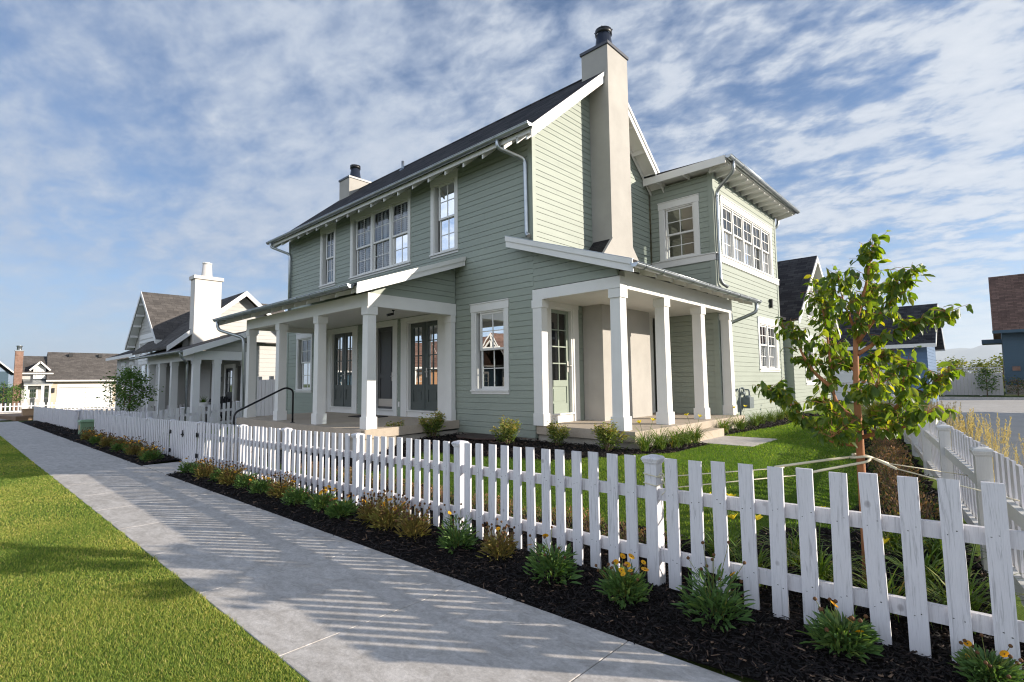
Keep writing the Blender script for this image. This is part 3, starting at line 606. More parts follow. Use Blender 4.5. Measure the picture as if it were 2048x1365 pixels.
mb = MB(); mb.box(XL, XG, YF+.04, 12.6, .1, .75); mb.box(XL+.05, XG-.05, YF+.05, 12.55, 4.0, 4.1); mb.build('floor', M['dark'], house)
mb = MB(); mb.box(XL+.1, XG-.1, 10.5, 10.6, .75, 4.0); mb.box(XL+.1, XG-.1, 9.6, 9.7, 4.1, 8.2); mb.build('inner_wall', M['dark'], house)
mb = MB(); mb.box(XL+.01, XG-.01, YF+.02, 12.6, .05, .505); mb.box(-6.6, -4.96, 12.7, 17.6, .05, .505); mb.build('foundation', M['found'], house)
# main roof: shingles, white soffit, rake boards, rafter tails
EY, RY, RZ, SL = 7.27, 10.17, 8.96, .848; EZ = RZ-SL*(RY-EY); BY = 2*RY-EY; X0, X1 = -18.2, -6.2
mb = MB(); t = .06
mb.slab([(X0, EY, EZ), (X1, EY, EZ), (X1, RY, RZ), (X0, RY, RZ)], t); mb.slab([(X0, RY, RZ), (X1, RY, RZ), (X1, BY, EZ), (X0, BY, EZ)], t); roof = mb.build('roof', M['shX'], house)
mb = MB(); mb.tube([(X0, RY, RZ-.03), (X1-.02, RY, RZ-.03)], .06, 6); mb.build('ridge_cap', M['shX'], roof)
mb = MB(); o = .065; t = .05
mb.slab([(X0+.02, EY+.03, EZ-o), (X1-.03, EY+.03, EZ-o), (X1-.03, RY, RZ-o-.02), (X0+.02, RY, RZ-o-.02)], t); mb.slab([(X0+.02, RY, RZ-o-.02), (X1-.03, RY, RZ-o-.02), (X1-.03, BY-.03, EZ-o), (X0+.02, BY-.03, EZ-o)], t); mb.build('soffit', M['white'], house)
for (ya, yb, sgn) in ((EY, 9.86, 1), (BY, 10.74, -1)):
    mb = MB(); za, zb = RZ-SL*abs(RY-ya), RZ-SL*abs(RY-yb)
    for (xa, xb, ta, tb) in ((X1-.028, X1-.002, .062, .27), (X1-.002, X1+.022, .004, .105)):
        mb.hexa([(xa, ya, za-tb), (xb, ya, za-tb), (xb, yb, zb-tb), (xa, yb, zb-tb)] if sgn > 0 else [(xa, yb, zb-tb), (xb, yb, zb-tb), (xb, ya, za-tb), (xa, ya, za-tb)],
                [(xa, ya, za-ta), (xb, ya, za-ta), (xb, yb, zb-ta), (xa, yb, zb-ta)] if sgn > 0 else [(xa, yb, zb-ta), (xb, yb, zb-ta), (xb, ya, za-ta), (xa, ya, za-ta)])
    mb.build('rake_board', M['white'], house)
    mb = MB(); za, zb = za-.13, zb-.13
    w0 = [(XG+.03, ya, za-.14), (XG+.06, ya, za-.14), (XG+.06, yb, zb-.14), (XG+.03, yb, zb-.14)]; w1 = [(x, y, z+.13) for x, y, z in w0]; mb.hexa(w0, w1) if sgn > 0 else mb.hexa([w0[i] for i in (3, 2, 1, 0)], [w1[i] for i in (3, 2, 1, 0)])
    mb.build('frieze_board', M['white'], house)
for y in (8.1, 8.9, 9.6, 11.2, 11.75, 12.3):
    z = RZ-SL*abs(RY-y)-.18; mb = MB(); mb.box(XG+.06, X1-.03, y-.02, y+.02, z-.06, z+.05); mb.build('lookout', M['white'], house)
mb = MB(); mb.box(X0+.02, X1-.04, EY, EY+.025, EZ-.16, EZ-.062); mb.build('fascia', M['white'], house)
k = 0; x = X1-.16
while x > X0+.1:
    mb = MB(); zt = EZ-.125; mb.prism([(EY+.03, zt-.02), (YF-.02, zt+SL*(YF-.05-EY)-.02), (YF-.02, zt+SL*(YF-.02-EY)-.17), (EY+.03, zt-.13)], 0, x-.02, x+.02); mb.build('rafter_tail', M['white'], house); x -= .61
gutter(house, (X1+.02, EY-.075, EZ-.01), (X0-.02, EY-.075, EZ-.01))
# chimney on the near gable
ch = [(9.38, .74), (11.44, .74), (11.44, 3.95), (11.10, 4.35), (10.76, 4.72), (10.74, 9.33), (9.87, 9.33), (9.86, 4.72), (9.50, 4.35), (9.38, 4.2)]
mb = MB(); mb.prism(ch[:5]+[(9.86, 4.72)]+ch[8:], 0, XG+.02, -6.10); mb.prism([(9.86, 4.7205), (10.76, 4.7205), (10.74, 9.33), (9.87, 9.33)], 0, -6.82, -6.1005); chim = mb.build('chimney', M['stucco'], house)
mb = MB(); mb.slab([(XG+.03, 9.36, 4.215), (-6.15, 9.36, 4.215), (-6.15, 9.875, 4.775), (XG+.03, 9.875, 4.775)], .03); mb.build('shoulder_shingles', M['shLowX'], chim)
mb = MB(); mb.slab([(-6.149, 9.34, 4.20), (-6.085, 9.34, 4.20), (-6.085, 9.872, 4.785), (-6.149, 9.872, 4.785)], .035); mb.build('shoulder_trim', M['stucco'], chim)
mb = MB(); mb.hexa([(-6.85, 9.84, 9.331), (-6.07, 9.84, 9.331), (-6.07, 10.77, 9.331), (-6.85, 10.77, 9.331)], [(-6.85, 9.84, 9.40), (-6.07, 9.84, 9.40), (-6.07, 10.77, 9.40), (-6.85, 10.77, 9.40)]); mb.hexa([(-6.83, 9.86, 9.401), (-6.09, 9.86, 9.401), (-6.09, 10.75, 9.401), (-6.83, 10.75, 9.401)], [(-6.7, 10.0, 9.45), (-6.22, 10.0, 9.45), (-6.22, 10.61, 9.45), (-6.7, 10.61, 9.45)]); mb.build('chimney_cap', M['navy'], chim)
def flue(par, c, r0, r1, h, m, rim='black', s=1.):
    mb = MB(); mb.lathe(c, [(r0+.03, 0), (r0+.03, .03), (r0, .035), (r1, h), (r1*.75, h), (r1*.75, h-.12)], 20); f = mb.build('flue_pot', m, par)
    mb = MB(); mb.lathe((c[0], c[1], c[2]+h), [(r1+.022*s, -.02*s), (r1+.034*s, -.02*s), (r1+.036*s, .10*s), (r1+.026*s, .10*s), (r1+.022*s, -.02*s)], 20)
    for k in range(4): t = k*math.pi/2+.4; mb.bar((c[0]+r1*.9*math.cos(t), c[1]+r1*.9*math.sin(t), c[2]+h-.02), (c[0]+(r1+.05*s)*math.cos(t), c[1]+(r1+.05*s)*math.sin(t), c[2]+h+.1*s), .02, .02)
    mb.build('flue_rim', M[rim], f); return f
flue(chim, (-6.46, 10.30, 9.42), .23, .165, .50, M['navy'])
# chimney at the far end of the ridge, and a vent pipe
mb = MB(); mb.box(-18.0, -17.28, 9.72, 10.66, 8.2, 9.30); c2 = mb.build('chimney', M['stucco'], house); c2['label'] = 'smaller cream chimney at the far end of the ridge'
mb = MB(); mb.box(-18.03, -17.25, 9.69, 10.69, 9.301, 9.37); mb.build('chimney_cap', M['navy'], c2); flue(c2, (-17.62, 10.16, 9.37), .22, .16, .48, M['navy'])
mb = MB(); mb.lathe((-14.2, 9.95, 8.7), [(.05, 0), (.05, .34), (.042, .34), (.042, .2)], 10); mb.lathe((-14.2, 9.95, 8.66), [(.16, .0), (.055, .14)], 8); mb.build('vent_pipe', M['zinc'], house)
# right porch: deck, steps, beam, columns, ceiling, roof, gutter
DZ = .755
mb = MB(); mb.slab([(XG+.01, YF+.01, DZ), (-4.47, YF+.01, DZ-.015), (-4.47, 12.9, DZ-.015), (XG+.01, 12.66, DZ)], .17); pd = mb.build('porch_deck', M['slab'], house)
mb = MB(); mb.slab([(XG+.02, YF+.06, DZ-.172), (-4.52, YF+.06, DZ-.172), (-4.52, 12.86, DZ-.172), (XG+.02, 12.62, DZ-.172)], .4); mb.build('deck_footing', M['found'], pd)
mb = MB(); mb.box(-4.469, -4.19, 9.25, 10.86, .25, .595); mb.build('porch_step', M['slab'], house)
mb = MB(); mb.box(XG-.02, -4.66, YF-.018, YF+.15, 3.20, 3.405); mb.box(-4.83, -4.66, YF+.151, 12.9, 3.20, 3.52); mb.build('porch_beam', M['white'], house)
mb = MB(); mb.box(XG+.03, -4.831, YF+.16, 12.64, 3.235, 3.262); mb.build('porch_ceiling', M['white'], house)
for y in (7.765, 9.385, 11.10, 12.72): column(house, -4.68, y, DZ-.01, 3.199, .215, .26)
mb = MB(); mb.box(-6.66, -6.40, YF-.03, YF+.17, .75, .98); mb.box(-6.645, -6.42, YF-.022, YF+.155, .98, 3.04); mb.box(-6.665, -6.395, YF-.034, YF+.175, 3.04, 3.199); mb.build('porch_pilaster', M['white'], house)
s_ = .334; zr = lambda x: 4.372-s_*(x-XG)
mb = MB(); mb.slab([(XG+.012, 7.46, zr(XG)), (-4.25, 7.46, zr(-4.25)), (-4.25, 12.64, zr(-4.25)), (XG+.012, 12.64, zr(XG))], .06); mb.slab([(-4.90, 12.642, zr(-4.9)), (-4.25, 12.642, zr(-4.25)), (-4.25, 13.42, zr(-4.25)), (-4.90, 13.42, zr(-4.9))], .06)
mb.slab([(-7.08, 7.46, zr(-7.08)), (XG+.011, 7.46, zr(XG)), (XG+.011, YF-.04, zr(XG)), (-7.08, YF-.04, zr(-7.08))], .06); pr = mb.build('porch_roof', M['shLow'], house)
mb = MB(); mb.slab([(XG+.02, 7.50, zr(XG)-.062), (-4.28, 7.50, zr(-4.28)-.062), (-4.28, 12.63, zr(-4.28)-.062), (XG+.02, 12.63, zr(XG)-.062)], .03); mb.slab([(-4.89, 12.64, zr(-4.9)-.062), (-4.28, 12.64, zr(-4.28)-.062), (-4.28, 13.40, zr(-4.28)-.062), (-4.89, 13.40, zr(-4.9)-.062)], .03); mb.build('soffit', M['white'], pr)
mb = MB()
for ya, yb, ta, tb in ((7.452, 7.475, .055, .215), (7.43, 7.452, -.004, .095)): mb.hexa([(-7.09, ya, zr(-7.09)-tb), (-4.235, ya, zr(-4.235)-tb), (-4.235, yb, zr(-4.235)-tb), (-7.09, yb, zr(-7.09)-tb)], [(-7.09, ya, zr(-7.09)-ta), (-4.235, ya, zr(-4.235)-ta), (-4.235, yb, zr(-4.235)-ta), (-7.09, yb, zr(-7.09)-ta)])
mb.build('rake_board', M['white'], house)
mb = MB(); mb.slab([(-7.10, 7.43, zr(-7.1)+.012), (-4.24, 7.43, zr(-4.24)+.012), (-4.24, 7.50, zr(-4.24)+.012), (-7.10, 7.50, zr(-7.1)+.012)], .012); mb.build('drip_edge', M['zinc'], pr)
y = 7.75
while y < 13.3:
    mb = MB(); mb.prism([(-4.29, zr(-4.29)-.10), (-4.62, zr(-4.62)-.10), (-4.62, zr(-4.62)-.20), (-4.29, zr(-4.29)-.19)], 1, y-.018, y+.018); mb.build('rafter_tail', M['white'], pr); y += .61
gutter(house, (-4.19, 7.41, 3.50), (-4.19, 13.42, 3.50))
# wing with the glazed upper room
H = [window(WF, house, (-6.37, -5.28, 4.705, 6.28), [(-6.19, -5.42)], 5.40, casing=.13, head=.17, apron=.04, band=True, label='upper wing window beside the chimney')]
siding(WF, (XG+.02, -4.93), .50, 6.74, H).build('wing_front_wall', M['sage'], house)
un = []; a = 13.27
for k in range(5): un.append((a, a+.70)); a += .765
H = [window(WX, house, (13.12, 17.21, 4.705, 6.27), un, 5.46, casing=.12, head=.17, apron=.04, band=True, label='row of five upper windows'),
     window(WX, house, (15.55, 17.33, 1.80, 3.36), [(15.70, 16.41), (16.47, 17.18)], 2.58, cols=2, rows=2, casing=.12, head=.17, shut=True, label='low paired window')]
siding(WX, (12.67, 17.65), .50, 6.74, H).build('wing_side_wall', M['sage'], house)
mb = MB(); WF.box(mb, -5.04, -4.93+.016, .55, 6.78, -.02, .019); WX.box(mb, 12.67-.018, 12.79, .55, 6.78, -.02, .021); mb.build('corner_board', M['sage'], house); mb = MB(); WX.box(mb, 17.55, 17.67, .5, 6.78, -.02, .02); mb.build('corner_board', M['sage'], house)
mb = MB(); WF.box(mb, XG+.02, -4.93+.034, 4.54, 4.702, -.02, .033); WX.box(mb, 12.638, 17.70, 4.54, 4.702, -.02, .034); WF.box(mb, XG+.02, -4.93+.05, 4.703, 4.725, -.02, .052); WX.box(mb, 12.62, 17.71, 4.703, 4.725, -.02, .053); mb.build('belt_board', M['white'], house)
mb = MB(); BK = Fr((0, 17.62), (1, 0), (0, 1)); BK.box(mb, -8.6, -4.95, .5, 6.74, -.05, 0); mb.box(-8.6, -8.5, 12.75, 17.55, .5, 6.7); mb.box(-8.49, -4.98, 12.72, 17.55, 4.0, 4.1); mb.box(-8.49, -4.98, 12.72, 17.55, 6.62, 6.7); mb.build('wing_inner_wall', M['interior'], house)
zf = lambda x: 6.93+.03*(-4.4-x)
mb = MB(); mb.slab([(-7.4, 12.28, zf(-7.4)), (-4.42, 12.28, zf(-4.42)), (-4.42, 18.1, zf(-4.42)), (-7.4, 18.1, zf(-7.4))], .05); wr = mb.build('wing_roof', M['shLow'], house)
mb = MB(); mb.slab([(-6.6, 12.30, 6.87), (-4.45, 12.30, 6.87), (-4.45, 18.08, 6.87), (-6.6, 18.08, 6.87)], .06); mb.build('soffit', M['white'], wr)
mb = MB(); mb.box(-6.60, -4.43, 12.262, 12.285, 6.74, 6.93); mb.box(-4.44, -4.42, 12.29, 18.09, 6.82, 6.90); mb.build('fascia', M['white'], wr)
y = 12.5
while y < 18.05: mb = MB(); mb.prism([(-4.45, 6.82), (-4.92, 6.82), (-4.92, 6.68), (-4.45, 6.75)], 1, y-.02, y+.02); mb.build('rafter_tail', M['white'], wr); y += .45
for x in (-6.2, -5.5): mb = MB(); mb.box(x-.02, x+.02, 12.29, 12.66, 6.72, 6.812); mb.build('rafter_tail', M['white'], wr)
gutter(house, (-4.355, 12.24, 6.90), (-4.355, 18.12, 6.90))
# garage wing at the rear
GX = -5.0; RX = -4.65; RW = Fr((GX, 0), (0, 1), (1, 0)); GS = .875; gy = 21.65; gz = 6.14; grise = lambda z: max(0., (z-3.85)/GS)
H = [window(RW, house, (21.25, 22.25, 3.8, 5.2), [(21.4, 22.1)], 4.5, casing=.12, label='gable window of the rear garage wing'), window(RW, house, (20.6, 21.9, 1.35, 3.15), [(20.75, 21.75)], 2.3, casing=.12, label='low window of the rear garage wing')]
siding(RW, None, .45, 5.9, H, ufun=lambda z: (19.2+grise(z), 24.2-grise(z))).build('garage_wall', M['sage'], house)
siding(Fr((-5.25, 0), (0, 1), (1, 0)), (17.66, 19.2), .45, 3.4).build('link_wall', M['sage'], house)
siding(Fr((0, 19.2), (1, 0), (0, -1)), (-9, GX), .45, 3.7).build('garage_front_wall', M['sage'], house)
mb = MB(); ya0, yb0 = 18.7, 24.75
mb.slab([(-12, ya0, gz-GS*(gy-ya0)), (RX, ya0, gz-GS*(gy-ya0)), (RX, gy, gz), (-12, gy, gz)], .08); mb.slab([(-12, gy, gz), (RX, gy, gz), (RX, yb0, gz-GS*(yb0-gy)), (-12, yb0, gz-GS*(yb0-gy))], .08); mb.slab([(-9, 17.67, 4.4), (-5.0, 17.67, 3.6), (-5.0, 19.0, 3.6), (-9, 19.0, 4.4)], .08); gr = mb.build('garage_roof', M['shX'], house)
mb = MB()
for ya, yb in ((ya0, gy), (yb0, gy)):
    za, zb = gz-GS*abs(gy-ya)-.03, gz-.03; q = [(RX, ya, za), (RX+.025, ya, za), (RX+.025, yb, zb), (RX, yb, zb)]
    if ya > yb: q = [q[3], q[2], q[1], q[0]]
    mb.hexa([(x, y, z-.20) for x, y, z in q], q)
mb.build('rake_board', M['white'], gr)
mb = MB(); mb.slab([(GX, ya0+.05, gz-GS*(gy-ya0-.05)-.09), (RX-.01, ya0+.05, gz-GS*(gy-ya0-.05)-.09), (RX-.01, gy, gz-.09), (GX, gy, gz-.09)], .03); mb.slab([(GX, gy, gz-.09), (RX-.01, gy, gz-.09), (RX-.01, yb0-.05, gz-GS*(yb0-.05-gy)-.09), (GX, yb0-.05, gz-GS*(yb0-.05-gy)-.09)], .03); mb.build('soffit', M['white'], gr)
# left porch
LZ = .755; lz = lambda y: LZ-.018*(YF-y)
mb = MB(); mb.slab([(-15.22, 5.30, lz(5.3)), (-8.86, 5.30, lz(5.3)), (-8.86, YF-.01, lz(YF)), (-15.22, YF-.01, lz(YF))], .17); pd = mb.build('porch_deck', M['slab'], house); pd['label'] = 'shaded concrete porch floor in front of the doors'
mb = MB(); mb.slab([(-15.17, 5.35, lz(5.3)-.172), (-8.91, 5.35, lz(5.3)-.172), (-8.91, YF-.02, lz(5.3)-.172), (-15.17, YF-.02, lz(5.3)-.172)], .5); mb.build('deck_footing', M['found'], pd)
for k, (x0, x1) in enumerate(((-14.2, -12.1),)):
    mb = MB(); mb.box(x0, x1, 4.98, 5.299, -.2, .545); mb.box(x0, x1, 4.66, 4.979, -.2, .37); mb.box(x0, x1, 4.34, 4.659, -.2, .19); mb.build('porch_step', M['slab'], house)
mb = MB(); mb.box(-15.16, -8.95, 5.47, 5.64, 3.12, 3.385); mb.box(-9.12, -8.95, 5.641, YF-.02, 3.12, 3.38); mb.box(-15.16, -14.99, 5.641, YF-.02, 3.12, 3.38); mb.build('porch_beam', M['white'], house)
mb = MB(); mb.box(-14.985, -9.125, 5.645, YF-.03, 3.255, 3.28); mb.build('porch_ceiling', M['white'], house)
for x in (-8.97, -11.0, -13.03, -15.06+.1): column(house, x, 5.48, lz(5.48)-.003, 3.119, .20, .24)
for x in (-9.185, -15.14): mb = MB(); mb.box(x-.01, x+.23, YF-.16, YF-.03, .745, .98); mb.box(x, x+.22, YF-.15, YF-.031, .98, 2.96); mb.box(x-.012, x+.232, YF-.165, YF-.029, 2.96, 3.118); mb.build('porch_pilaster', M['white'], house)
s2 = .348; zp = lambda y: 4.425-s2*(YF-y)
mb = MB(); mb.slab([(-16.15, 5.04, zp(5.04)), (-8.62, 5.04, zp(5.04)), (-8.62, YF-.03, zp(YF)), (-16.15, YF-.03, zp(YF))], .06); pr = mb.build('porch_roof', M['shLowX'], house)
mb = MB(); mb.slab([(-16.12, 5.07, zp(5.07)-.062), (-8.65, 5.07, zp(5.07)-.062), (-8.65, YF-.04, zp(YF)-.062), (-16.12, YF-.04, zp(YF)-.062)], .03); mb.build('soffit', M['white'], pr)
for xs_ in ((-8.645, -8.62, -8.62, -8.598), (-16.125, -16.15, -16.15, -16.172)):
    mb = MB()
    for xa, xb, ta, tb in ((xs_[0], xs_[1], .055, .205), (xs_[2], xs_[3], -.004, .09)):
        xa, xb = min(xa, xb), max(xa, xb)
        mb.hexa([(xa, 5.03, zp(5.03)-tb), (xb, 5.03, zp(5.03)-tb), (xb, YF-.03, zp(YF)-tb), (xa, YF-.03, zp(YF)-tb)], [(xa, 5.03, zp(5.03)-ta), (xb, 5.03, zp(5.03)-ta), (xb, YF-.03, zp(YF)-ta), (xa, YF-.03, zp(YF)-ta)])
    mb.build('rake_board', M['white'], house)
x = -8.9
while x > -16.1: mb = MB(); mb.prism([(5.08, zp(5.08)-.10), (5.47, zp(5.47)-.10), (5.47, zp(5.47)-.2), (5.08, zp(5.08)-.18)], 0, x-.018, x+.018); mb.build('rafter_tail', M['white'], pr); x -= .61
gutter(house, (-8.72, 4.965, 3.445), (-16.1, 4.965, 3.445))
# downspouts
downspout(house, [(-7.05, EY-.075, EZ-.05), (-7.05, EY-.06, EZ-.22), (-6.76, YF-.06, 6.10), (-6.74, YF-.06, 4.56), (-6.66, YF-.09, 4.49)])
downspout(house, [(-17.98, EY-.075, EZ-.05), (-17.98, EY-.06, EZ-.2), (-17.55, YF-.07, 6.05), (-17.55, YF-.07, 3.4)])
downspout(house, [(-4.19, 13.22, 3.45), (-4.19, 13.22, 3.22), (-4.85, 13.03, 2.95), (-4.85, 13.03, .45)], straps=[(-4.85, 13.03, 2.7), (-4.85, 13.03, .95)])
downspout(house, [(-4.355, 12.55, 6.85), (-4.355, 12.58, 6.62), (-4.85, 12.76, 6.3), (-4.85, 12.76, 3.98), (-4.80, 13.05, 3.90)], straps=[(-4.85, 12.76, 6.15)])
downspout(house, [(-15.95, 4.965, 3.40), (-15.95, 5.0, 3.15), (-15.22, 5.42, 2.9), (-15.21, 5.5, .5)])
downspout(house, [(-4.9, 17.95, 6.85), (-4.9, 17.9, 6.5), (-5.15, 17.75, 6.3), (-5.15, 17.75, .5)])
mb = MB(); mb.box(-4.93, -4.85, 16.72, 16.82, 3.74, 4.0); WX.box(mb, 16.66, 16.72, 3.78, 3.83, .02, .1); WX.box(mb, 16.66, 16.72, 3.92, 3.97, .02, .1); mb.build('service_bracket', M['iron'], house)
mb = MB(); FF.box(mb, -11.2, -11.13, 1.0, 1.13, .014, .03); mb.build('outlet_cover', M['white'], house)

# ------------------------------------------------------------------ fences
def picket_mesh(seed, h, r1, r2, w=.094, t=.019, nails=True):
    r = random.Random(seed); mb = MB(); a = w/2; q = .004
    mb.hexa([(-a, -t, 0), (a, -t, 0), (a, 0, 0), (-a, 0, 0)], [(-a, -t, h+r.uniform(-q, q)), (a, -t, h+r.uniform(-q, q)), (a, 0, h), (-a, 0, h)])
    me_o = mb.build('picket', M['fence']); me = me_o.data; bpy.data.objects.remove(me_o)
    if nails:
        import bmesh
        bm = bmesh.new(); bm.from_mesh(me)
        for z in (r1-.045, r2-.05):
            for sx in (-1, 1):
                x = sx*.02+r.uniform(-.012, .012); zz = z+r.uniform(-.025, .025); s = r.uniform(.0025, .0045); s2 = r.uniform(.0016, .003)
                f = bm.faces.new([bm.verts.new((x-s, -t-.0008, zz-s2)), bm.verts.new((x+s, -t-.0008, zz-s2)), bm.verts.new((x+s, -t-.0008, zz+s2)), bm.verts.new((x-s, -t-.0008, zz+s2))]); f.material_index = 1
        bm.to_mesh(me); bm.free(); me.materials.append(M['iron'])
    return me
H0 = .965; PK = [picket_mesh(k, H0, H0-.24, H0-.70) for k in range(7)]; PKP = [picket_mesh(k+20, H0, H0-.24, H0-.70, nails=False) for k in range(3)]
def round_picket():
    mb = MB(); a = .047; pts = [(-a, 0), (a, 0), (a, H0-.05)]+[(a*math.cos(t), H0-.05+.05*math.sin(t)) for t in (.5, 1.05, 1.57, 2.09, 2.64)]+[(-a, H0-.05)]
    mb.prism(pts, 1, -.019, 0); o = mb.build('picket', M['fence']); me = o.data; bpy.data.objects.remove(o); return [me]
def post_cap(mb, c, z, rz=0, s=1.):
    ca, sa = math.cos(rz), math.sin(rz)
    def ring(h, zz): return [(c[0]+x*ca-y*sa, c[1]+x*sa+y*ca, zz) for x, y in ((-h, -h), (h, -h), (h, h), (-h, h))]
    for h0, z0, h1, z1 in ((.054, 0, .058, .012), (.062, .0121, .062, .024), (.066, .0241, .070, .040), (.070, .0401, .058, .056), (.058, .0561, .02, .068)): mb.hexa(ring(h0*s, z+z0), ring(h1*s, z+z1))
def fence(name, label, cat, p0, p1, top, bot, posts, meshes, group=None, pitch=.1805, mat_='fence', skip_first=False, root=None, rails=True, jitter=.5):
    """pickets on the left-hand outer side n = (u.y, -u.x); posts: distances along the line"""
    p0 = np.array(p0, float); p1 = np.array(p1, float); L = np.linalg.norm(p1-p0); u = (p1-p0)/L; n = np.array([u[1], -u[0]]); rz = math.atan2(u[1], u[0])
    f = root or thing(name, label, cat, (p0[0], p0[1], bot(0)), group); fr = Fr(p0, u, n); r = random.Random(name+str(L))
    for i, s in enumerate(posts):
        if skip_first and i == 0: continue
        mb = MB(); zt = top(s)-.055; P = [fr.P(s-.05, 0, .008), fr.P(s+.05, 0, .008), fr.P(s+.05, 0, -.092), fr.P(s-.05, 0, -.092)]
        mb.hexa([(x, y, bot(s)-.12) for x, y, _ in P], [(x, y, zt) for x, y, _ in P]); po = mb.build('post', M[mat_], f)
        mb = MB(); c = fr.P(s, 0, -.042); post_cap(mb, c, zt+.001, rz); mb.build('post_cap', M[mat_], po)
    for a, b in zip(posts[:-1], posts[1:]):
        if rails:
            for dz, h in ((.24, .09), (.695, .095)):
                mb = MB(); e = .051; P = [fr.P(a+e, 0, -.0195), fr.P(b-e, 0, -.0195), fr.P(b-e, 0, -.058), fr.P(a+e, 0, -.058)]; zz = [top(a+e)-dz, top(b-e)-dz, top(b-e)-dz, top(a+e)-dz]
                mb.hexa([(p[0], p[1], z-h) for p, z in zip(P, zz)], [(p[0], p[1], z) for p, z in zip(P, zz)]); mb.build('rail', M[mat_], f)
        k = max(1, int(round((b-a)/pitch))); 
        for j in range(1, k):
            s = a+(b-a)*j/k+r.uniform(-.006, .006); o = bpy.data.objects.new('picket', r.choice(meshes)); zb = bot(s)+r.uniform(-.01, .012); zt = top(s)+r.uniform(-.006, .006)
            o.location = fr.P(s, zb, 0); o.rotation_euler = (R_(r.uniform(-.3, .3)), R_(r.gauss(0, jitter)), rz); o.scale = (1, 1, (zt-zb)/H0); link(o, f)
    return f
X0F = -12.97
fence('picket_fence', 'white picket fence along the sidewalk from the gate to the near right corner', 'fence', (X0F, 3.749), (.13, 3.749), lambda s: 1.04+.0192*(X0F+s), lambda s: .072+.0145*(X0F+s), [0, 2.42, 4.33, 6.55, 8.65, 10.94, 13.10], PK)
fence('picket_fence', 'white picket fence along the sidewalk beyond the gate in the house shadow', 'fence', (-25.3, 3.749), (-15.13, 3.749), lambda s: 1.04+.0192*(-25.3+s), lambda s: .06+.0135*(-25.3+s), [0, 3.13, 5.44, 7.83, 10.17], PK)
us = np.array([-.157, .9876]); us /= np.linalg.norm(us); pS = np.array([.185, 3.80]); LS = 17.9
fence('side_fence', 'white picket fence running back beside the alley with its rails facing the yard', 'fence', pS, pS+us*LS, lambda s: 1.035, lambda s: G(*(pS+us*s-np.array([.15, 0])))+.03, [0.12, 1.74, 4.07, 6.4, 8.73, 11.06, 13.39, 15.7, 17.9], PKP, mat_='fence2', jitter=.1, skip_first=True)
# gate
gt = thing('garden_gate', 'white picket gate with black strap hinges between the two front fences', 'gate', (-14.05, 3.74, -.13)); fr = Fr((-15.08, 3.745), (1, 0), (0, -1))
gtop = lambda s: 1.04+.0192*(-15.08+s); gbot = lambda s: .045+.0145*(-15.08+s)
for a, b in ((.07, 1.02), (1.05, 2.0)):
    for dz in (.25, .70):
        mb = MB(); mb.hexa([fr.P(a, gtop(a)-dz-.09, -.02), fr.P(b, gtop(b)-dz-.09, -.02), fr.P(b, gtop(b)-dz-.09, -.058), fr.P(a, gtop(a)-dz-.09, -.058)], [fr.P(a, gtop(a)-dz, -.02), fr.P(b, gtop(b)-dz, -.02), fr.P(b, gtop(b)-dz, -.058), fr.P(a, gtop(a)-dz, -.058)]); mb.build('rail', M['fence'], gt)
for k in range(14):
    s = .12+k*.142; o = bpy.data.objects.new('picket', PK[k % 7]); zb, zt = gbot(s), gtop(s); o.location = fr.P(s, zb, 0); o.scale = (1, 1, (zt-zb)/H0); link(o, gt)
for s in (.03, 2.09):
    for dz in (.27, .72):
        mb = MB(); z = gtop(s)-dz; fr.box(mb, s-.06, s+.06, z-.05, z+.03, .0205, .034); mb.tube([fr.P(s, z-.06, .04), fr.P(s, z+.04, .04)], .014, 8); mb.build('hinge', M['iron'], gt)
mb = MB(); fr.box(mb, .96, 1.1, .44, .47, .0205, .05); mb.bar(fr.P(1.06, .46, .04), fr.P(1.12, .56, .05), .02, .02); fr.box(mb, 1.0, 1.05, .40, .5, .0205, .032); mb.build('latch', M['iron'], gt)
# fence between the two lots, the neighbour's front fence, and the far street's fence
RP = round_picket()
fence('picket_fence', 'white picket fence climbing between the two lots behind the black handrail', 'fence', (-22, 3.9), (-22, 9.6), lambda s: .63+.085*s, lambda s: -.28+.075*s, [0, 1.9, 3.8, 5.7], PKP)
fence('picket_fence', 'round topped picket fence in front of the neighbour porch', 'fence', (-30.2, 3.9), (-22.1, 3.9+.9), lambda s: .58+.012*s, lambda s: -.36+.01*s, [0, 2.7, 5.4, 8.1], RP)
fence('picket_fence', 'white picket fence in front of the neighbour house, farthest along the sidewalk', 'fence', (-47.2, 3.749), (-30.0, 3.749), lambda s: .32+.0135*s, lambda s: -.66+.015*s, [0, 2.45, 4.9, 7.35, 9.8, 12.3, 14.7, 17.2], PKP)
mb = MB(); nf = bpy.data.objects['picket_fence.004'] if 'picket_fence.004' in bpy.data.objects else gt
fence('picket_fence', 'white picket fence returning from the far end of the neighbour front fence', 'fence', (-30.0, 3.95), (-30.0, 8.0), lambda s: .55+.03*s, lambda s: -.40+.03*s, [0, 2, 4.05], RP)
fence('picket_fence', 'sunlit white picket fence across the far cross street', 'fence', (-66.4, -14), (-66.4, 12), lambda s: .16, lambda s: -.68, list(np.arange(0, 26.1, 2.6)), PKP, pitch=.29)
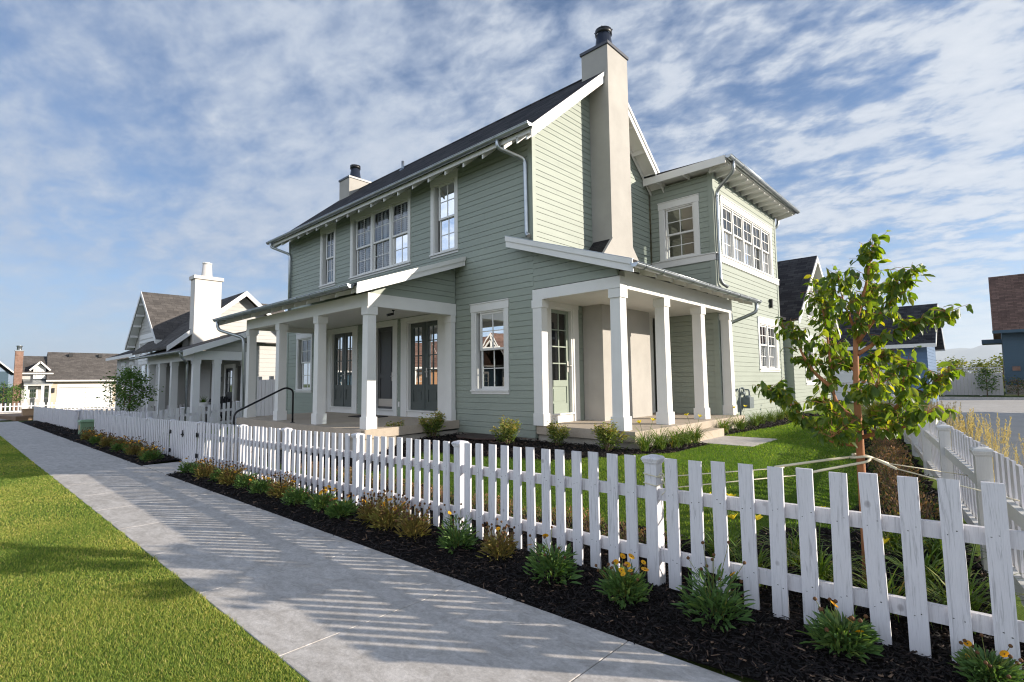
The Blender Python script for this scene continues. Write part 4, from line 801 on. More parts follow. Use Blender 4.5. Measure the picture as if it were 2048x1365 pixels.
# ropes staking the young tree
TT = np.array([-.79, 4.66]); pz = lambda z: (TT[0]+.0, TT[1], z)
def rope(label, pts, sleeve, r=.0045):
    t = thing('tree_tie', label, 'rope', pts[0], 'ropes staking the young tree'); mb = MB(); mb.tube(arc(pts, 4, .05), r, 6); mb.build('cord', M['rope'], t); mb = MB(); mb.tube(arc(sleeve, 6, .09), .0095, 8); mb.build('rubber_sleeve', M['hose'], t)
    return t
P1 = (-2.03, 3.80)
e = Vector((TT[0], TT[1], .99)); pA = Vector((P1[0]+.05, P1[1]-.02, .845)); pB = Vector((P1[0]+.05, P1[1]-.02, .755))
dl = e-pA; dl.normalize()
t = rope('pair of cream cords from a front fence post looped in rubber sleeve round the trunk', [pA, e-dl*.55+Vector((0, 0, -.01))], [e-dl*.62+Vector((0, .0, -.0)), e-dl*.3+Vector((0, .05, .012)), e+Vector((-.03, .055, .015)), e+Vector((.06, .03, .02)), e+Vector((.055, -.045, -.005)), e+Vector((-.03, -.06, -.03)), e-dl*.3+Vector((0, -.05, -.052)), e-dl*.46+Vector((0, -.02, -.075))])
mb = MB(); mb.tube([pB, e-dl*.42+Vector((0, -.02, -.072))], .0045, 6); mb.build('cord', M['rope'], t)
for z in (.872, .80): 
    mb = MB(); h = .056; c = (P1[0], 3.749+.042); mb.tube([(c[0]-h, c[1]-h, z), (c[0]+h, c[1]-h, z-.015), (c[0]+h, c[1]+h, z-.01), (c[0]-h, c[1]+h, z+.004), (c[0]-h, c[1]-h, z)], .005, 5); mb.build('cord_wrap', M['rope'], t)
mb = MB(); q = Vector((P1[0]+.06, P1[1]-.06, .85)); mb.tube(arc([q, q+Vector((.05, -.02, .03)), q+Vector((.07, 0, -.09)), q+Vector((.03, .0, -.13))]), .0035, 5); mb.tube(arc([q, q+Vector((.03, .01, .05)), q+Vector((.09, .02, -.05)), q+Vector((.05, .02, -.32))]), .0035, 5); mb.build('cord_end', M['rope'], t)
pC = Vector((-.225, 5.5, .82)); dl = pC-e; dl.normalize()
rope('cream cord from the trunk to the post of the side fence', [e+dl*.2, pC], [e+Vector((-.06, -.02, .01)), e+Vector((-.02, -.06, .02)), e+Vector((.05, -.03, .03)), e+dl*.25])
pD = Vector((.045, 4.35, .86)); dl = pD-e; dl.normalize()
rope('cream cord from the trunk to the side fence rail, nearest the corner', [e+dl*.2, pD], [e+Vector((-.055, .02, .03)), e+Vector((-.03, .06, .03)), e+Vector((.05, .045, .02)), e+dl*.24])

# ------------------------------------------------------------------ plants
LT = np.array([(0, 0, 0), (-.30, .22, .05), (.30, .22, .05), (0, .25, -.02), (-.46, .55, .03), (.46, .55, .03), (0, .58, -.05), (-.24, .85, -.06), (.24, .85, -.06), (0, 1, -.16)])
LFc = [(0, 3, 1), (0, 2, 3), (1, 3, 6, 4), (3, 2, 5, 6), (4, 6, 7), (6, 5, 8), (7, 6, 9), (6, 8, 9)]
def leaves(pos, ax, nrm, L, w, v): return inst(LT, LFc, pos, frames(ax, nrm)*np.stack([w, L, L], 1)[:, None, :], v)
def rnd(n, s=1.): return rng.normal(0, s, (n, 3))
def blades(base, az, L, w, lean0, droop, v, seg=6):
    """arching strap leaves; all arrays of length n"""
    n = len(az); V = np.zeros((n, 2*(seg+1), 3)); p = base.copy(); dirh = np.stack([np.cos(az), np.sin(az)], 1); side = np.stack([-np.sin(az), np.cos(az), np.zeros(n)], 1); ang = lean0.copy()
    for k in range(seg+1):
        ww = w*np.clip(1.15-(k/seg)**2*1.1, .04, 1)*(.6+.4*min(1, k*.8)); V[:, 2*k] = p-side*ww[:, None]/2; V[:, 2*k+1] = p+side*ww[:, None]/2
        st = L/seg; p = p+np.concatenate([dirh*(np.sin(ang)*st)[:, None], (np.cos(ang)*st)[:, None]], 1); ang = np.minimum(ang+droop/seg*(1+.8*k/seg), 2.6)
    off = np.arange(n)[:, None]*2*(seg+1); F = np.concatenate([off+np.array([[2*k, 2*k+1, 2*k+3, 2*k+2]]) for k in range(seg)])
    return V.reshape(-1, 3), [F], np.repeat(v, 2*(seg+1))
def daisy(parent, c, up, r, n=8, seedc=True):
    up = np.array(up, float); up /= np.linalg.norm(up); a = np.cross(up, [.3, .8, .1]); a /= np.linalg.norm(a); b = np.cross(up, a); parts = []
    t = np.arange(n)*2*math.pi/n; ax = np.cos(t)[:, None]*a+np.sin(t)[:, None]*b+up*.12; pos = np.repeat(np.array(c)[None], n, 0)+ax*r*.12
    tv = np.array([(-.12, 0, 0), (.12, 0, 0), (.40, .6, .03), (-.40, .6, .03), (.34, .92, 0), (-.34, .92, 0), (.12, 1, -.01), (0, .9, .0), (-.12, 1., -.01)])
    V, F, A = inst(tv, [(0, 1, 2, 3), (3, 2, 4, 6, 7, 8, 5)], pos, frames(ax, np.repeat(up[None], n, 0))*np.full((n, 1, 3), r), rng.random(n))
    o = mesh_np('flower', V, F, M['flower'], parent, A); mb = MB(); mb.lathe((0, 0, 0), [(r*.2, 0), (r*.18, r*.1), (r*.08, r*.15), (.0005, r*.16)], 8); R3 = np.stack([a, b, up], 1); mb.v = [tuple(R3@np.array(p)+np.array(c)) for p in mb.v]; mb.build('flower_centre', M['seed'], o); return o
def coreopsis(nl, nst, nfl, hs, wide, vm, green=True):
    t = thing('coreopsis_plant', 'x', 'flowering plant'); n = nl; az = rng.uniform(0, 6.28, n); el = rng.uniform(.15, 1.25, n); rr = rng.uniform(0, wide*.35, n); base = np.stack([rr*np.cos(az), rr*np.sin(az), rng.uniform(0, .05, n)+.03*(el > .7)], 1)
    ax = np.stack([np.cos(az)*np.cos(el), np.sin(az)*np.cos(el), np.sin(el)], 1); ax += rnd(n, .15); L = wide*rng.uniform(.2, .48, n); ax += rnd(n, .25); parts = [leaves(base+ax*rng.uniform(0, wide*.35, n)[:, None]*[1, 1, .6], ax, np.array([[0, 0, 1.]])-ax*.3+rnd(n, .45), L, L*rng.uniform(.2, .42, n) if green else L*.12, np.clip(rng.beta(2, 3, n)+vm, 0, 1))]
    k = nl*2; az = rng.uniform(0, 6.28, k); hh = rng.uniform(.02, hs*.62, k); rr = wide*.8*rng.random(k)**.6*(1-.5*hh/hs); ax = np.stack([np.cos(az), np.sin(az), rng.uniform(.2, 1.6, k)], 1); L = rng.uniform(.03, .075, k); parts.append(leaves(np.stack([rr*np.cos(az), rr*np.sin(az), hh], 1), ax, rnd(k)+np.array([[0, 0, 1.]]), L, L*.22, np.clip(rng.beta(2, 2.5, k)+vm, 0, 1)))
    V, F, A = merge(parts); mesh_np('leaves', V, F, M['coreo'] if green else M['stem'], t, A)
    mb = MB(); sb = MB(); tips = []
    for i in range(nst):
        a = rng.uniform(0, 6.28); r0 = rng.uniform(0, wide*.3); r1 = r0+rng.uniform(.02, wide*.75); h = hs*rng.uniform(.55, 1.1); p = [(r0*math.cos(a), r0*math.sin(a), .02), ((r0*.6+r1*.4)*math.cos(a+.1), (r0*.6+r1*.4)*math.sin(a+.1), h*.6), (r1*math.cos(a), r1*math.sin(a), h)]
        mb.tube(p, [.0022, .0018, .0013], 4, caps=False); tips.append(p[-1])
        if i >= nfl: sb.lathe(p[-1], [(.001, -.008), (.008, -.004), (.009, .003), (.004, .009), (.0005, .01)], 6)
    nf_ = len(mb.f); mb.add(sb.v, sb.f, True); o = mb.build('stems', M['stem'], t); o.data.materials.append(M['seed']); at_ = o.data.attributes.new('v', 'FLOAT', 'POINT'); at_.data.foreach_set('value', (rng.random(len(mb.v))*.5+(.0 if green else .45)).astype(np.float32)); mi = np.zeros(len(mb.f), np.int32); mi[nf_:] = 1; o.data.polygons.foreach_set('material_index', mi)
    for p in tips[:nfl]: daisy(t, p, (rng.normal(0, .4), -.55+rng.normal(0, .3), .8), rng.uniform(.014, .021))
    return t
CO = {'A': coreopsis(150, 11, 1, .34, .20, .05), 'A2': coreopsis(165, 9, 2, .28, .20, .1), 'B': coreopsis(170, 24, 9, .20, .17, .15), 'B2': coreopsis(190, 16, 3, .17, .15, .15), 'C': coreopsis(120, 46, 1, .22, .15, .35, False), 'C2': coreopsis(140, 60, 4, .25, .19, .25, False)}
for k, o in CO.items(): o['group'] = 'coreopsis along the picket fence'
used = set()
DESC = {'A': 'leafy coreopsis with one orange bloom and tall seed heads', 'A2': 'broad leafy coreopsis with two orange blooms', 'B': 'bushy coreopsis covered in orange blooms', 'B2': 'compact coreopsis with a few orange blooms', 'C': 'drying coreopsis with wiry yellow brown stems', 'C2': 'wide brown tinged coreopsis with wiry stems'}
ORD = ['first', 'second', 'third', 'fourth', 'fifth', 'sixth', 'seventh', 'eighth', 'ninth', 'tenth', 'eleventh', 'twelfth', 'thirteenth', 'fourteenth', 'fifteenth', 'sixteenth', 'seventeenth', 'eighteenth', 'nineteenth', 'twentieth', 'twenty-first', 'twenty-second', 'twenty-third', 'twenty-fourth', 'twenty-fifth', 'twenty-sixth']
def put(proto, key, x, y, rz, sc, label):
    o = proto if key not in used else dup(proto); used.add(key); o.location = (x, y, G(x, y)+.015); o.rotation_euler = (0, 0, rz); o.scale = (sc*(1.15 if key in CO else 1),)*3; o['label'] = label; return o
fb = [(-.12, 3.60, 'B2', .9), (-.74, 3.50, 'B2', 1.15), (-1.44, 3.44, 'A', 1.1), (-2.06, 3.36, 'B', 1.1), (-2.70, 3.34, 'A2', 1.1), (-3.38, 3.42, 'C', 1.1), (-3.90, 3.38, 'A', 1.0), (-4.52, 3.32, 'C', 1.2), (-5.0, 3.36, 'C2', 1.25), (-5.40, 3.40, 'C2', 1.1), (-5.95, 3.3, 'B2', 1.2), (-6.5, 3.34, 'B', 1.1), (-7.1, 3.28, 'A2', 1.0), (-7.7, 3.34, 'C2', 1.1), (-8.3, 3.28, 'B', 1.1), (-8.95, 3.3, 'A2', 1.0), (-9.5, 3.26, 'C2', 1.2), (-10.1, 3.3, 'B2', 1.2), (-10.7, 3.22, 'C', 1.2), (-11.2, 3.3, 'B', 1.1), (-11.7, 3.22, 'A2', .9)]
for i, (x, y, k, s) in enumerate(fb): put(CO[k], k, x, y, i*2.4, s, '%s, %s from the right end' % (DESC[k], ORD[i]))
for i in range(18):
    k = ['B', 'C2', 'B2', 'C'][i % 4]; x = -14.5-i*.56; put(CO[k], k, x, 3.22+.18*((i*7) % 3)/2, i*1.7, 1.25, '%s in the shaded strip beyond the gate, %s from the gate path' % (DESC[k].split(' with')[0].split(' covered')[0], ORD[i]))
def lily(n, L, nfl, ylw):
    t = thing('daylily', 'x', 'flowering plant', group='daylilies'); az = rng.uniform(0, 6.28, n); base = np.stack([rng.normal(0, .035, n), rng.normal(0, .035, n), np.zeros(n)], 1)
    V, F, A = blades(base, az, L*rng.uniform(.6, 1.15, n), rng.uniform(.009, .016, n), rng.uniform(.08, .55, n), rng.uniform(.9, 2.1, n), np.clip(rng.beta(2, 3, n)+ylw, 0, 1)); mesh_np('leaves', V, F, M['lily'], t, A, True)
    for i in range(nfl):
        a = rng.uniform(0, 6.28); tip = np.array([.12*math.cos(a), .12*math.sin(a), L*rng.uniform(.85, 1.1)]); mb = MB(); mb.tube([(0, 0, 0), tuple(tip*np.array([.5, .5, .6])), tuple(tip)], [.004, .003, .003], 5); o = mb.build('stalk', M['lily'], t)
        c = np.repeat(tip[None], 6, 0); th = np.arange(6)*1.047; up = np.array([math.cos(a)*.5, math.sin(a)*.5-.3, .7]); ax = np.stack([np.cos(th), np.sin(th), np.zeros(6)], 1)*.75+up; V, F, A = leaves(c, ax, np.repeat(up[None], 6, 0), np.full(6, .06), np.full(6, .034), rng.random(6)); mesh_np('flower', V, F, M['lilyflower'], t, A)
    return t
LI = [lily(80, .50, 2, 0), lily(95, .55, 3, .05), lily(75, .44, 1, .15), lily(110, .46, 0, .1)]
ll = [(-.25, 4.25, 1, 'right of the trunk, against the corner of the fences'), (-.48, 4.75, 0, 'right of the trunk, by the side fence'), (-.62, 4.2, 2, 'in front of the trunk, right side'), (-1.02, 4.28, 1, 'in front of the trunk, left side'), (-1.32, 4.7, 2, 'left of the trunk, second row'), (-1.45, 4.2, 0, 'left of the trunk, close behind the pickets'), (-1.75, 4.35, 1, 'behind the pickets right of the roped post'), (-.40, 5.4, 0, 'behind the trunk by the side fence'), (-.75, 5.5, 2, 'behind the trunk at the lawn edge')]
for i, (x, y, k, s) in enumerate(ll): put(LI[k], 'l%d' % k, x, y, i*1.9, 1.0, 'strappy yellow flowered daylily %s' % s)
PL = [(-4.25, 7.7, 1), (-4.2, 8.1, 2), (-4.12, 8.5, 0), (-4.15, 8.95, 1), (-4.1, 9.25, 2), (-4.35, 11.2, 1), (-4.5, 11.7, 0), (-4.35, 12.2, 1), (-4.55, 12.8, 2), (-4.4, 13.4, 1), (-4.5, 14.1, 0), (-4.5, 14.9, 2), (-4.5, 15.7, 1), (-4.55, 16.5, 0), (-4.6, 17.3, 2)]
for i, (x, y, k) in enumerate(PL):
    k = 3 if (i*5) % 4 else 0; put(LI[k], 'l%d' % k, x, y, i*2.3, 1.05, 'daylily clump at the %s, %s' % (('porch edge left of the step', ORD[i]+' from the porch corner') if i < 5 else ('wall right of the porch step', ORD[i-5]+' from the step')))
def sedum(n, h, w, brown):
    t = thing('sedum_plant', 'x', 'plant', group='spent sedums inside the fences'); k = n; az = rng.uniform(0, 6.28, k); r = w*np.sqrt(rng.random(k)); z = h*rng.beta(2.2, 1.3, k)*(1-.35*(r/w)**2); pos = np.stack([r*np.cos(az), r*np.sin(az), z], 1)
    ax = np.stack([np.cos(az)*.6, np.sin(az)*.6, rng.uniform(.1, 1.6, k)], 1)+rnd(k, .35); L = rng.uniform(.014, .034, k); v = np.clip(.15+.75*(z/h)**1.3*brown+rng.normal(0, .16, k), 0, 1); V, F, A = leaves(pos, ax, rnd(k)+np.array([[0, 0, .8]]), L, L*.5, v); mesh_np('leaves', V, F, M['sedum'], t, A)
    mb = MB()
    for i in range(26): a = rng.uniform(0, 6.28); q = w*.8*rng.random()**.5; mb.tube([(q*.4*math.cos(a), q*.4*math.sin(a), 0), (q*math.cos(a), q*math.sin(a), h*rng.uniform(.6, .95))], .0025, 4, caps=False)
    mb.build('stems', M['dkbark'], t); return t
SE = [sedum(420, .30, .17, 1.0), sedum(460, .27, .19, .75), sedum(380, .33, .15, 1.1)]
for i in range(19): x = -2.25-i*.37; put(SE[i % 3], 's%d' % (i % 3), x, 4.22+.1*((i*5) % 4)/3, i*1.3, 1.0, 'rust tipped low plant just behind the front pickets, %s left of the roped post' % ORD[i])
for i in range(26):
    y = 5.75+i*.34; put(SE[(i+1) % 3], 's%d' % ((i+1) % 3), XF(y)-.42+.1*((i*3) % 5-2)/2, y, i*1.1, 1.2, 'rust brown plant in the row beside the alley fence, %s from the young tree' % ORD[i])
def shrub(n, h, w):
    t = thing('shrub', 'x', 'shrub', group='orange tipped shrubs before the house'); mb = MB(); tips = []
    for i in range(11):
        a = i*2.4; q = w*(.25+.75*((i*7) % 11)/10); hh = h*(.7+.3*((i*4) % 11)/10)-.25*q; tip = (q*math.cos(a), q*math.sin(a), hh); tips.append(tip); mb.tube([(q*.1*math.cos(a), q*.1*math.sin(a), 0), (q*.6*math.cos(a), q*.6*math.sin(a), hh*.6), tip], [.007, .005, .002], 5, caps=False)
    mb.build('stems', M['dkbark'], t); T = np.array(tips); i = rng.integers(0, 11, n); f = rng.beta(3, 1.3, n); pos = T[i]*np.stack([f**.8, f**.8, f], 1)+rnd(n, .035); az = np.arctan2(pos[:, 1], pos[:, 0])+rng.normal(0, .9, n); ax = np.stack([np.cos(az), np.sin(az), rng.uniform(-.2, 1.1, n)], 1); L = rng.uniform(.035, .062, n); v = np.clip(.18+.72*np.maximum(0, f-.5)*1.6*(rng.random(n)**.5)+rng.normal(0, .1, n), 0, 1); V, F, A = leaves(pos, ax, rnd(n, .5)+np.array([[0, 0, 1.]]), L, L*.42, v); mesh_np('leaves', V, F, M['shrub'], t, A); return t
SH = [shrub(1300, .44, .24), shrub(1000, .40, .19)]
for i, (x, y, k, s, lb) in enumerate([(-9.1, 6.25, 0, 1.05, 'left of the lit porch column'), (-8.75, 6.95, 0, 1.25, 'against the end of the left porch floor'), (-6.75, 7.1, 0, 1.1, 'under the wall between the porches'), (-5.8, 7.35, 1, 1.05, 'before the right porch, middle'), (-4.72, 7.32, 0, 1.1, 'at the corner of the right porch')]): put(SH[k], 'h%d' % k, x, y, i*1.4+.4, s, 'small orange tipped shrub %s' % lb)
def reeds(n, h):
    t = thing('reed_grass', 'x', 'ornamental grass', group='golden reed grasses by the alley'); az = rng.uniform(0, 6.28, n); base = np.stack([rng.normal(0, .08, n), rng.normal(0, .08, n), np.zeros(n)], 1); V, F, A = blades(base, az, h*rng.uniform(.45, .95, n), rng.uniform(.004, .009, n), rng.uniform(0, .22, n), rng.uniform(.1, .8, n), rng.random(n)); mesh_np('blades', V, F, M['reed'], t, A)
    k = 34; parts = []
    for i in range(k):
        a = rng.uniform(0, 6.28); q = rng.uniform(.05, .24); tip = np.array([q*math.cos(a), q*math.sin(a), h*rng.uniform(.8, 1.2)]); m = 46; f = rng.random(m); pos = tip*np.stack([.72+.28*f]*3, 1)+rnd(m, .008)*(1.2-f)[:, None]; ax = tip/np.linalg.norm(tip)+rnd(m, .25); L = rng.uniform(.015, .04, m); parts.append(leaves(pos, ax, rnd(m), L, L*.28, .3+.7*rng.random(m)))
        parts.append(blades(np.zeros((1, 3)), np.array([a]), np.array([np.linalg.norm(tip)]), np.array([.004]), np.array([math.atan2(q, tip[2])]), np.array([.02]), np.array([.4])))
    V, F, A = merge(parts); mesh_np('plumes', V, F, M['reed'], t, A); return t
RD = [reeds(90, 1.0), reeds(80, .9)]
for i in range(17):
    y = 7.3+i*1.02; put(RD[i % 2], 'r%d' % (i % 2), XF(y)+.62+.14*((i*3) % 4-1.5), y, i*2.1, .66+.09*((i*5) % 4), 'clump of golden reed grass outside the alley fence, %s from the near end' % ORD[i])
def fountain(n, h, label, loc, m='fountain'):
    t = thing('fountain_grass', label, 'ornamental grass', (0, 0, 0)); az = rng.uniform(0, 6.28, n); base = np.stack([rng.normal(0, .1, n), rng.normal(0, .1, n), np.zeros(n)], 1); V, F, A = blades(base, az, h*rng.uniform(.6, 1.3, n), rng.uniform(.006, .010, n), rng.uniform(.05, .6, n), rng.uniform(.4, 1.5, n), rng.random(n)); mesh_np('blades', V, F, M[m], t, A); t.location = loc; return t
fountain(900, 1.0, 'rounded green fountain grass behind the young tree', (-2.75, 19.2, .2)); fountain(500, .8, 'tuft of dry fountain grass at the end of the neighbour front fence', (-47.9, 4.3, -.55), 'reed')
fountain(500, .8, 'yellowish grass clump behind the far neighbour fence', (-40.5, 5.6, -.45)); fountain(450, .7, 'low green grass clump beside the neighbour tree', (-31.2, 5.3, -.3)); fountain(450, .75, 'dry grass clump behind the neighbour front fence', (-36, 5.2, -.4), 'reed')

# the young tree inside the corner
def skel(pts, Y0, dy):           # traced limb: image points and depth offset along it
    n = len(pts); return [tuple(at(1500+x/2.967, 460+y/2.967, Y0+dy*(k/(n-1)))) for k, (x, y) in enumerate(pts)]
tree = thing('young_tree', 'young tree with orange bark and glossy green leaves tied with ropes inside the fence corner', 'tree', (TT[0], TT[1], G(*TT)))
tr = [(TT[0]-.01, 4.66, .02)]+[tuple(at(x, y, 4.66)) for x, y in ((1733, 1100), (1722, 930), (1719, 870), (1714, 800), (1712, 735), (1711, 670), (1716, 628), (1732, 570), (1746, 490))]
mb = MB(); mb.tube(tr, [.033, .031, .028, .026, .023, .020, .016, .012, .009, .004], 12); mb.build('trunk', M['treebark'], tree)
BR = [([(628, 1275), (500, 1268), (380, 1180), (310, 1110), (180, 980), (100, 940)], -.25), ([(640, 1180), (560, 1120), (470, 1060), (420, 1000)], .35), ([(632, 1130), (520, 1045), (490, 960), (475, 780), (455, 600), (420, 420), (400, 320)], .3),
      ([(485, 935), (380, 850), (310, 740), (270, 640), (190, 570)], .1), ([(655, 1170), (780, 1130), (870, 1060), (915, 960), (905, 870), (960, 770)], -.3), ([(662, 1232), (800, 1195), (900, 1180), (1000, 1120), (1070, 1080)], -.45), ([(640, 740), (760, 660), (900, 600), (1080, 540), (1190, 480)], .3),
      ([(640, 670), (700, 580), (790, 480), (900, 340), (960, 240)], -.2), ([(630, 610), (590, 520), (545, 400), (520, 250)], -.25), ([(640, 935), (700, 880), (740, 800), (790, 720)], .5), ([(870, 1060), (1000, 1000), (1100, 900), (1180, 830)], .35), ([(640, 850), (540, 780), (500, 700)], .55), ([(650, 1010), (700, 985), (760, 930)], -.6), ([(640, 1100), (560, 1200), (480, 1230)], -.5), ([(632, 640), (720, 420), (760, 330)], .35)]
limb = []; 
for pts, dy in BR:
    q = skel(pts, 4.66, dy); r0 = .016 if len(pts) > 4 else .011; mb = MB(); mb.tube(arc(q, 3, .08), list(np.linspace(r0, .003, len(arc(q, 3, .08)))), 7); mb.build('branch', M['treebark'], tree); limb.append([np.array(p) for p in q])
limb.append([np.array(p) for p in tr[6:]]); parts = []; tw = MB()
for lb in limb:
    seg = [np.linalg.norm(b-a) for a, b in zip(lb[:-1], lb[1:])]; tot = sum(seg); n = int(tot*76)+14
    for i in range(n):
        f = rng.beta(1.9, 1.0)*tot if tot > .35 else rng.uniform(.15, 1)*tot; k = 0
        while k < len(seg)-1 and f > seg[k]: f -= seg[k]; k += 1
        p = lb[k]+(lb[k+1]-lb[k])*min(1, f/seg[k]); d = rnd(1)[0]; d[2] = abs(d[2])*.6+.1; d /= np.linalg.norm(d); tl = rng.uniform(.03, .15); e = p+d*tl; tw.tube([tuple(p), tuple(p+d*tl*.6+np.array([0, 0, .006])), tuple(e)], [.002, .0016, .001], 4, caps=False)
        m = rng.integers(2, 5); az = rng.uniform(0, 6.28, m); ax = np.stack([np.cos(az), np.sin(az), rng.uniform(-3.2, -.1, m)], 1)+d*.4; L = rng.uniform(.05, .088, m); pos = p+d*tl*np.array([.55, .8, 1., .9])[:m, None]; nr = np.array([[0, 0, 1.]])+rnd(m, .45)
        parts.append(leaves(pos, ax, nr, L, L*rng.uniform(.46, .62, m), np.clip(rng.beta(2, 2.6, m), 0, 1)))
tw.build('twigs', M['treebark'], tree); V, F, A = merge(parts); mesh_np('crown', V, F, M['tree'], tree, A, True)
def simple_tree(name, label, loc, h, r, n, L, m, trunk=.04, group=None, squash=1.2, first=.35):
    t = thing(name, label, 'tree', loc, group); x, y, z = loc; mb = MB(); mb.tube([(x, y, z-.1), (x+.02, y, z+h*.5), (x, y+.03, z+h*.92)], [trunk, trunk*.7, trunk*.2], 8); mb.build('trunk', M['dkbark'], t); C = []
    lb = MB()
    for i in range(16):
        a = i*2.399; f = (i+.5)/16; zz = z+h*(first+(1-first)*f*.9); q = r*(math.sin(math.pi*min(1, .18+f*.82))**.7)*rng.uniform(.75, 1.1); e = np.array([x+q*math.cos(a), y+q*math.sin(a), zz+q*.35]); lb.tube([(x, y, zz-.1*q), tuple(e)], [trunk*.35, .004], 5, caps=False)
        for g in (.45, .7, 1.): C.append(np.array([x, y, zz-.1*q])*(1-g)+e*g)
    lb.build('branches', M['dkbark'], t); C = np.array(C); i = rng.integers(0, len(C), n); pos = C[i]+rnd(n, r*.17); az = rng.uniform(0, 6.28, n); ax = np.stack([np.cos(az), np.sin(az), rng.uniform(-.9, .5, n)], 1); LL = L*rng.uniform(.6, 1.2, n); V, F, A = leaves(pos, ax, np.array([[0, 0, 1.]])+rnd(n, .6), LL, LL*.55, rng.beta(2, 2.4, n)); mesh_np('crown', V, F, M[m], t, A); return t

# ------------------------------------------------------------------ small things
rl = thing('handrail', 'bent black steel handrail beside the left porch steps', 'handrail', (-12.05, 5.36, .7)); mb = MB(); bot_ = at(469, 826, 4.1); mb.tube(arc([(-12.06, 5.42, .70), (-12.06, 5.42, 1.47), (-12.0, 5.22, 1.53), tuple(bot_), (bot_[0], bot_[1]-.06, -.2)], 6, .10), .021, 10); mb.build('rail_tube', M['black'], rl); mb = MB(); mb.lathe((-12.06, 5.42, .712), [(.05, 0), (.05, .012), (.02, .014)], 12); mb.build('base_plate', M['black'], rl)
mb = MB(); mb.box(-12.35, -11.35, 7.0, 7.55, .752, .768); o = mb.build('door_mat', M['mat']); tag(o, 'dark coir mat lying before the solid front door', 'door mat')
mb = MB(); z0 = G(-7.8, 7.3); mb.prism([(-8.42, 7.74), (-7.12, 7.74), (-7.2, 7.2), (-7.5, 6.98), (-8.05, 6.98), (-8.34, 7.2)], 2, z0+.055, z0+.075); o = mb.build('window_well_cover', M['cover']); tag(o, 'flat brown cover lying over the basement window well', 'cover')
gm = thing('gas_meter', 'grey gas meter with pipes on the lit side wall', 'gas meter', (-4.8, 13.95, .45)); mb = MB(); mb.box(-4.87, -4.66, 13.85, 14.15, .85, 1.13); mb.lathe((-4.77, 14.0, 1.131), [(.1, 0), (.09, .04), (.001, .05)], 12); mb.build('meter_body', M['meter'], gm)
mb = MB(); mb.tube(arc([(-4.82, 13.62, .35), (-4.82, 13.62, 1.35), (-4.82, 13.88, 1.38), (-4.79, 13.88, 1.14)], 4, .06), .022, 8); mb.tube(arc([(-4.75, 14.1, 1.13), (-4.75, 14.1, 1.32), (-4.86, 14.1, 1.32)], 4, .04), .02, 8); mb.tube([(-4.74, 13.55, 1.24), (-4.74, 13.72, 1.24)], .04, 10); mb.build('pipes', M['meter'], gm); mb = MB(); mb.lathe((-4.80, 13.75, 1.34), [(.001, .0), (.055, .0), (.06, .03), (.001, .045)], 12); mb.build('regulator', M['meter'], gm)
sc = thing('security_camera', 'small black camera under the left porch ceiling', 'camera', (-9.9, 6.7, 3.2)); mb = MB(); mb.lathe((-9.9, 6.7, 3.2), [(.035, .054), (.035, .03), (.012, .02), (.012, -.04)], 10); mb.build('mount', M['black'], sc); mb = MB(); mb.tube([(-9.9, 6.7, 3.16), (-9.94, 6.56, 3.12)], .03, 10); mb.build('camera_head', M['black'], sc)
ub = thing('utility_box', 'pale green utility box standing at the end of the shaded fence', 'utility box', (-26.5, 3.7, -.35)); mb = MB(); mb.box(-26.75, -26.2, 3.45, 4.0, -.36, .22); mb.build('cabinet', M['utility'], ub); mb = MB(); mb.hexa([(-26.8, 3.4, .221), (-26.15, 3.4, .221), (-26.15, 4.05, .221), (-26.8, 4.05, .221)], [(-26.74, 3.46, .30), (-26.21, 3.46, .30), (-26.21, 3.99, .30), (-26.74, 3.99, .30)]); mb.build('lid', M['utility'], ub); mb = MB(); mb.box(-26.6, -26.35, 3.44, 3.449, -.1, .1); mb.build('warning_plate', M['card'], ub)
bs = thing('board_stack', 'low stack of brown boards lying where the sidewalk ends', 'boards', (-51, 3.1, -.62))
for k in range(3): mb = MB(); mb.hexa([(-54, 2.3-.1*k, -.62+.10*k), (-47.6, 2.9, -.60+.10*k), (-47.9, 4.1, -.60+.1*k), (-54.2, 3.9-.1*k, -.62+.10*k)], [(-54, 2.3-.1*k, -.53+.1*k), (-47.6, 2.9, -.51+.1*k), (-47.9, 4.1, -.51+.1*k), (-54.2, 3.9-.1*k, -.53+.1*k)]); mb.build('board', M['ply'], bs)
cbx = thing('crate', 'tan crate set on the end of the brown board stack', 'crate', (-49, 3.7, -.3)); mb = MB(); mb.box(-49.6, -48.6, 3.3, 4.1, -.308, .10); mb.build('crate_body', M['card'], cbx); mb = MB(); mb.box(-49.65, -48.55, 3.25, 4.15, .101, .13); mb.build('crate_lid', M['card'], cbx)

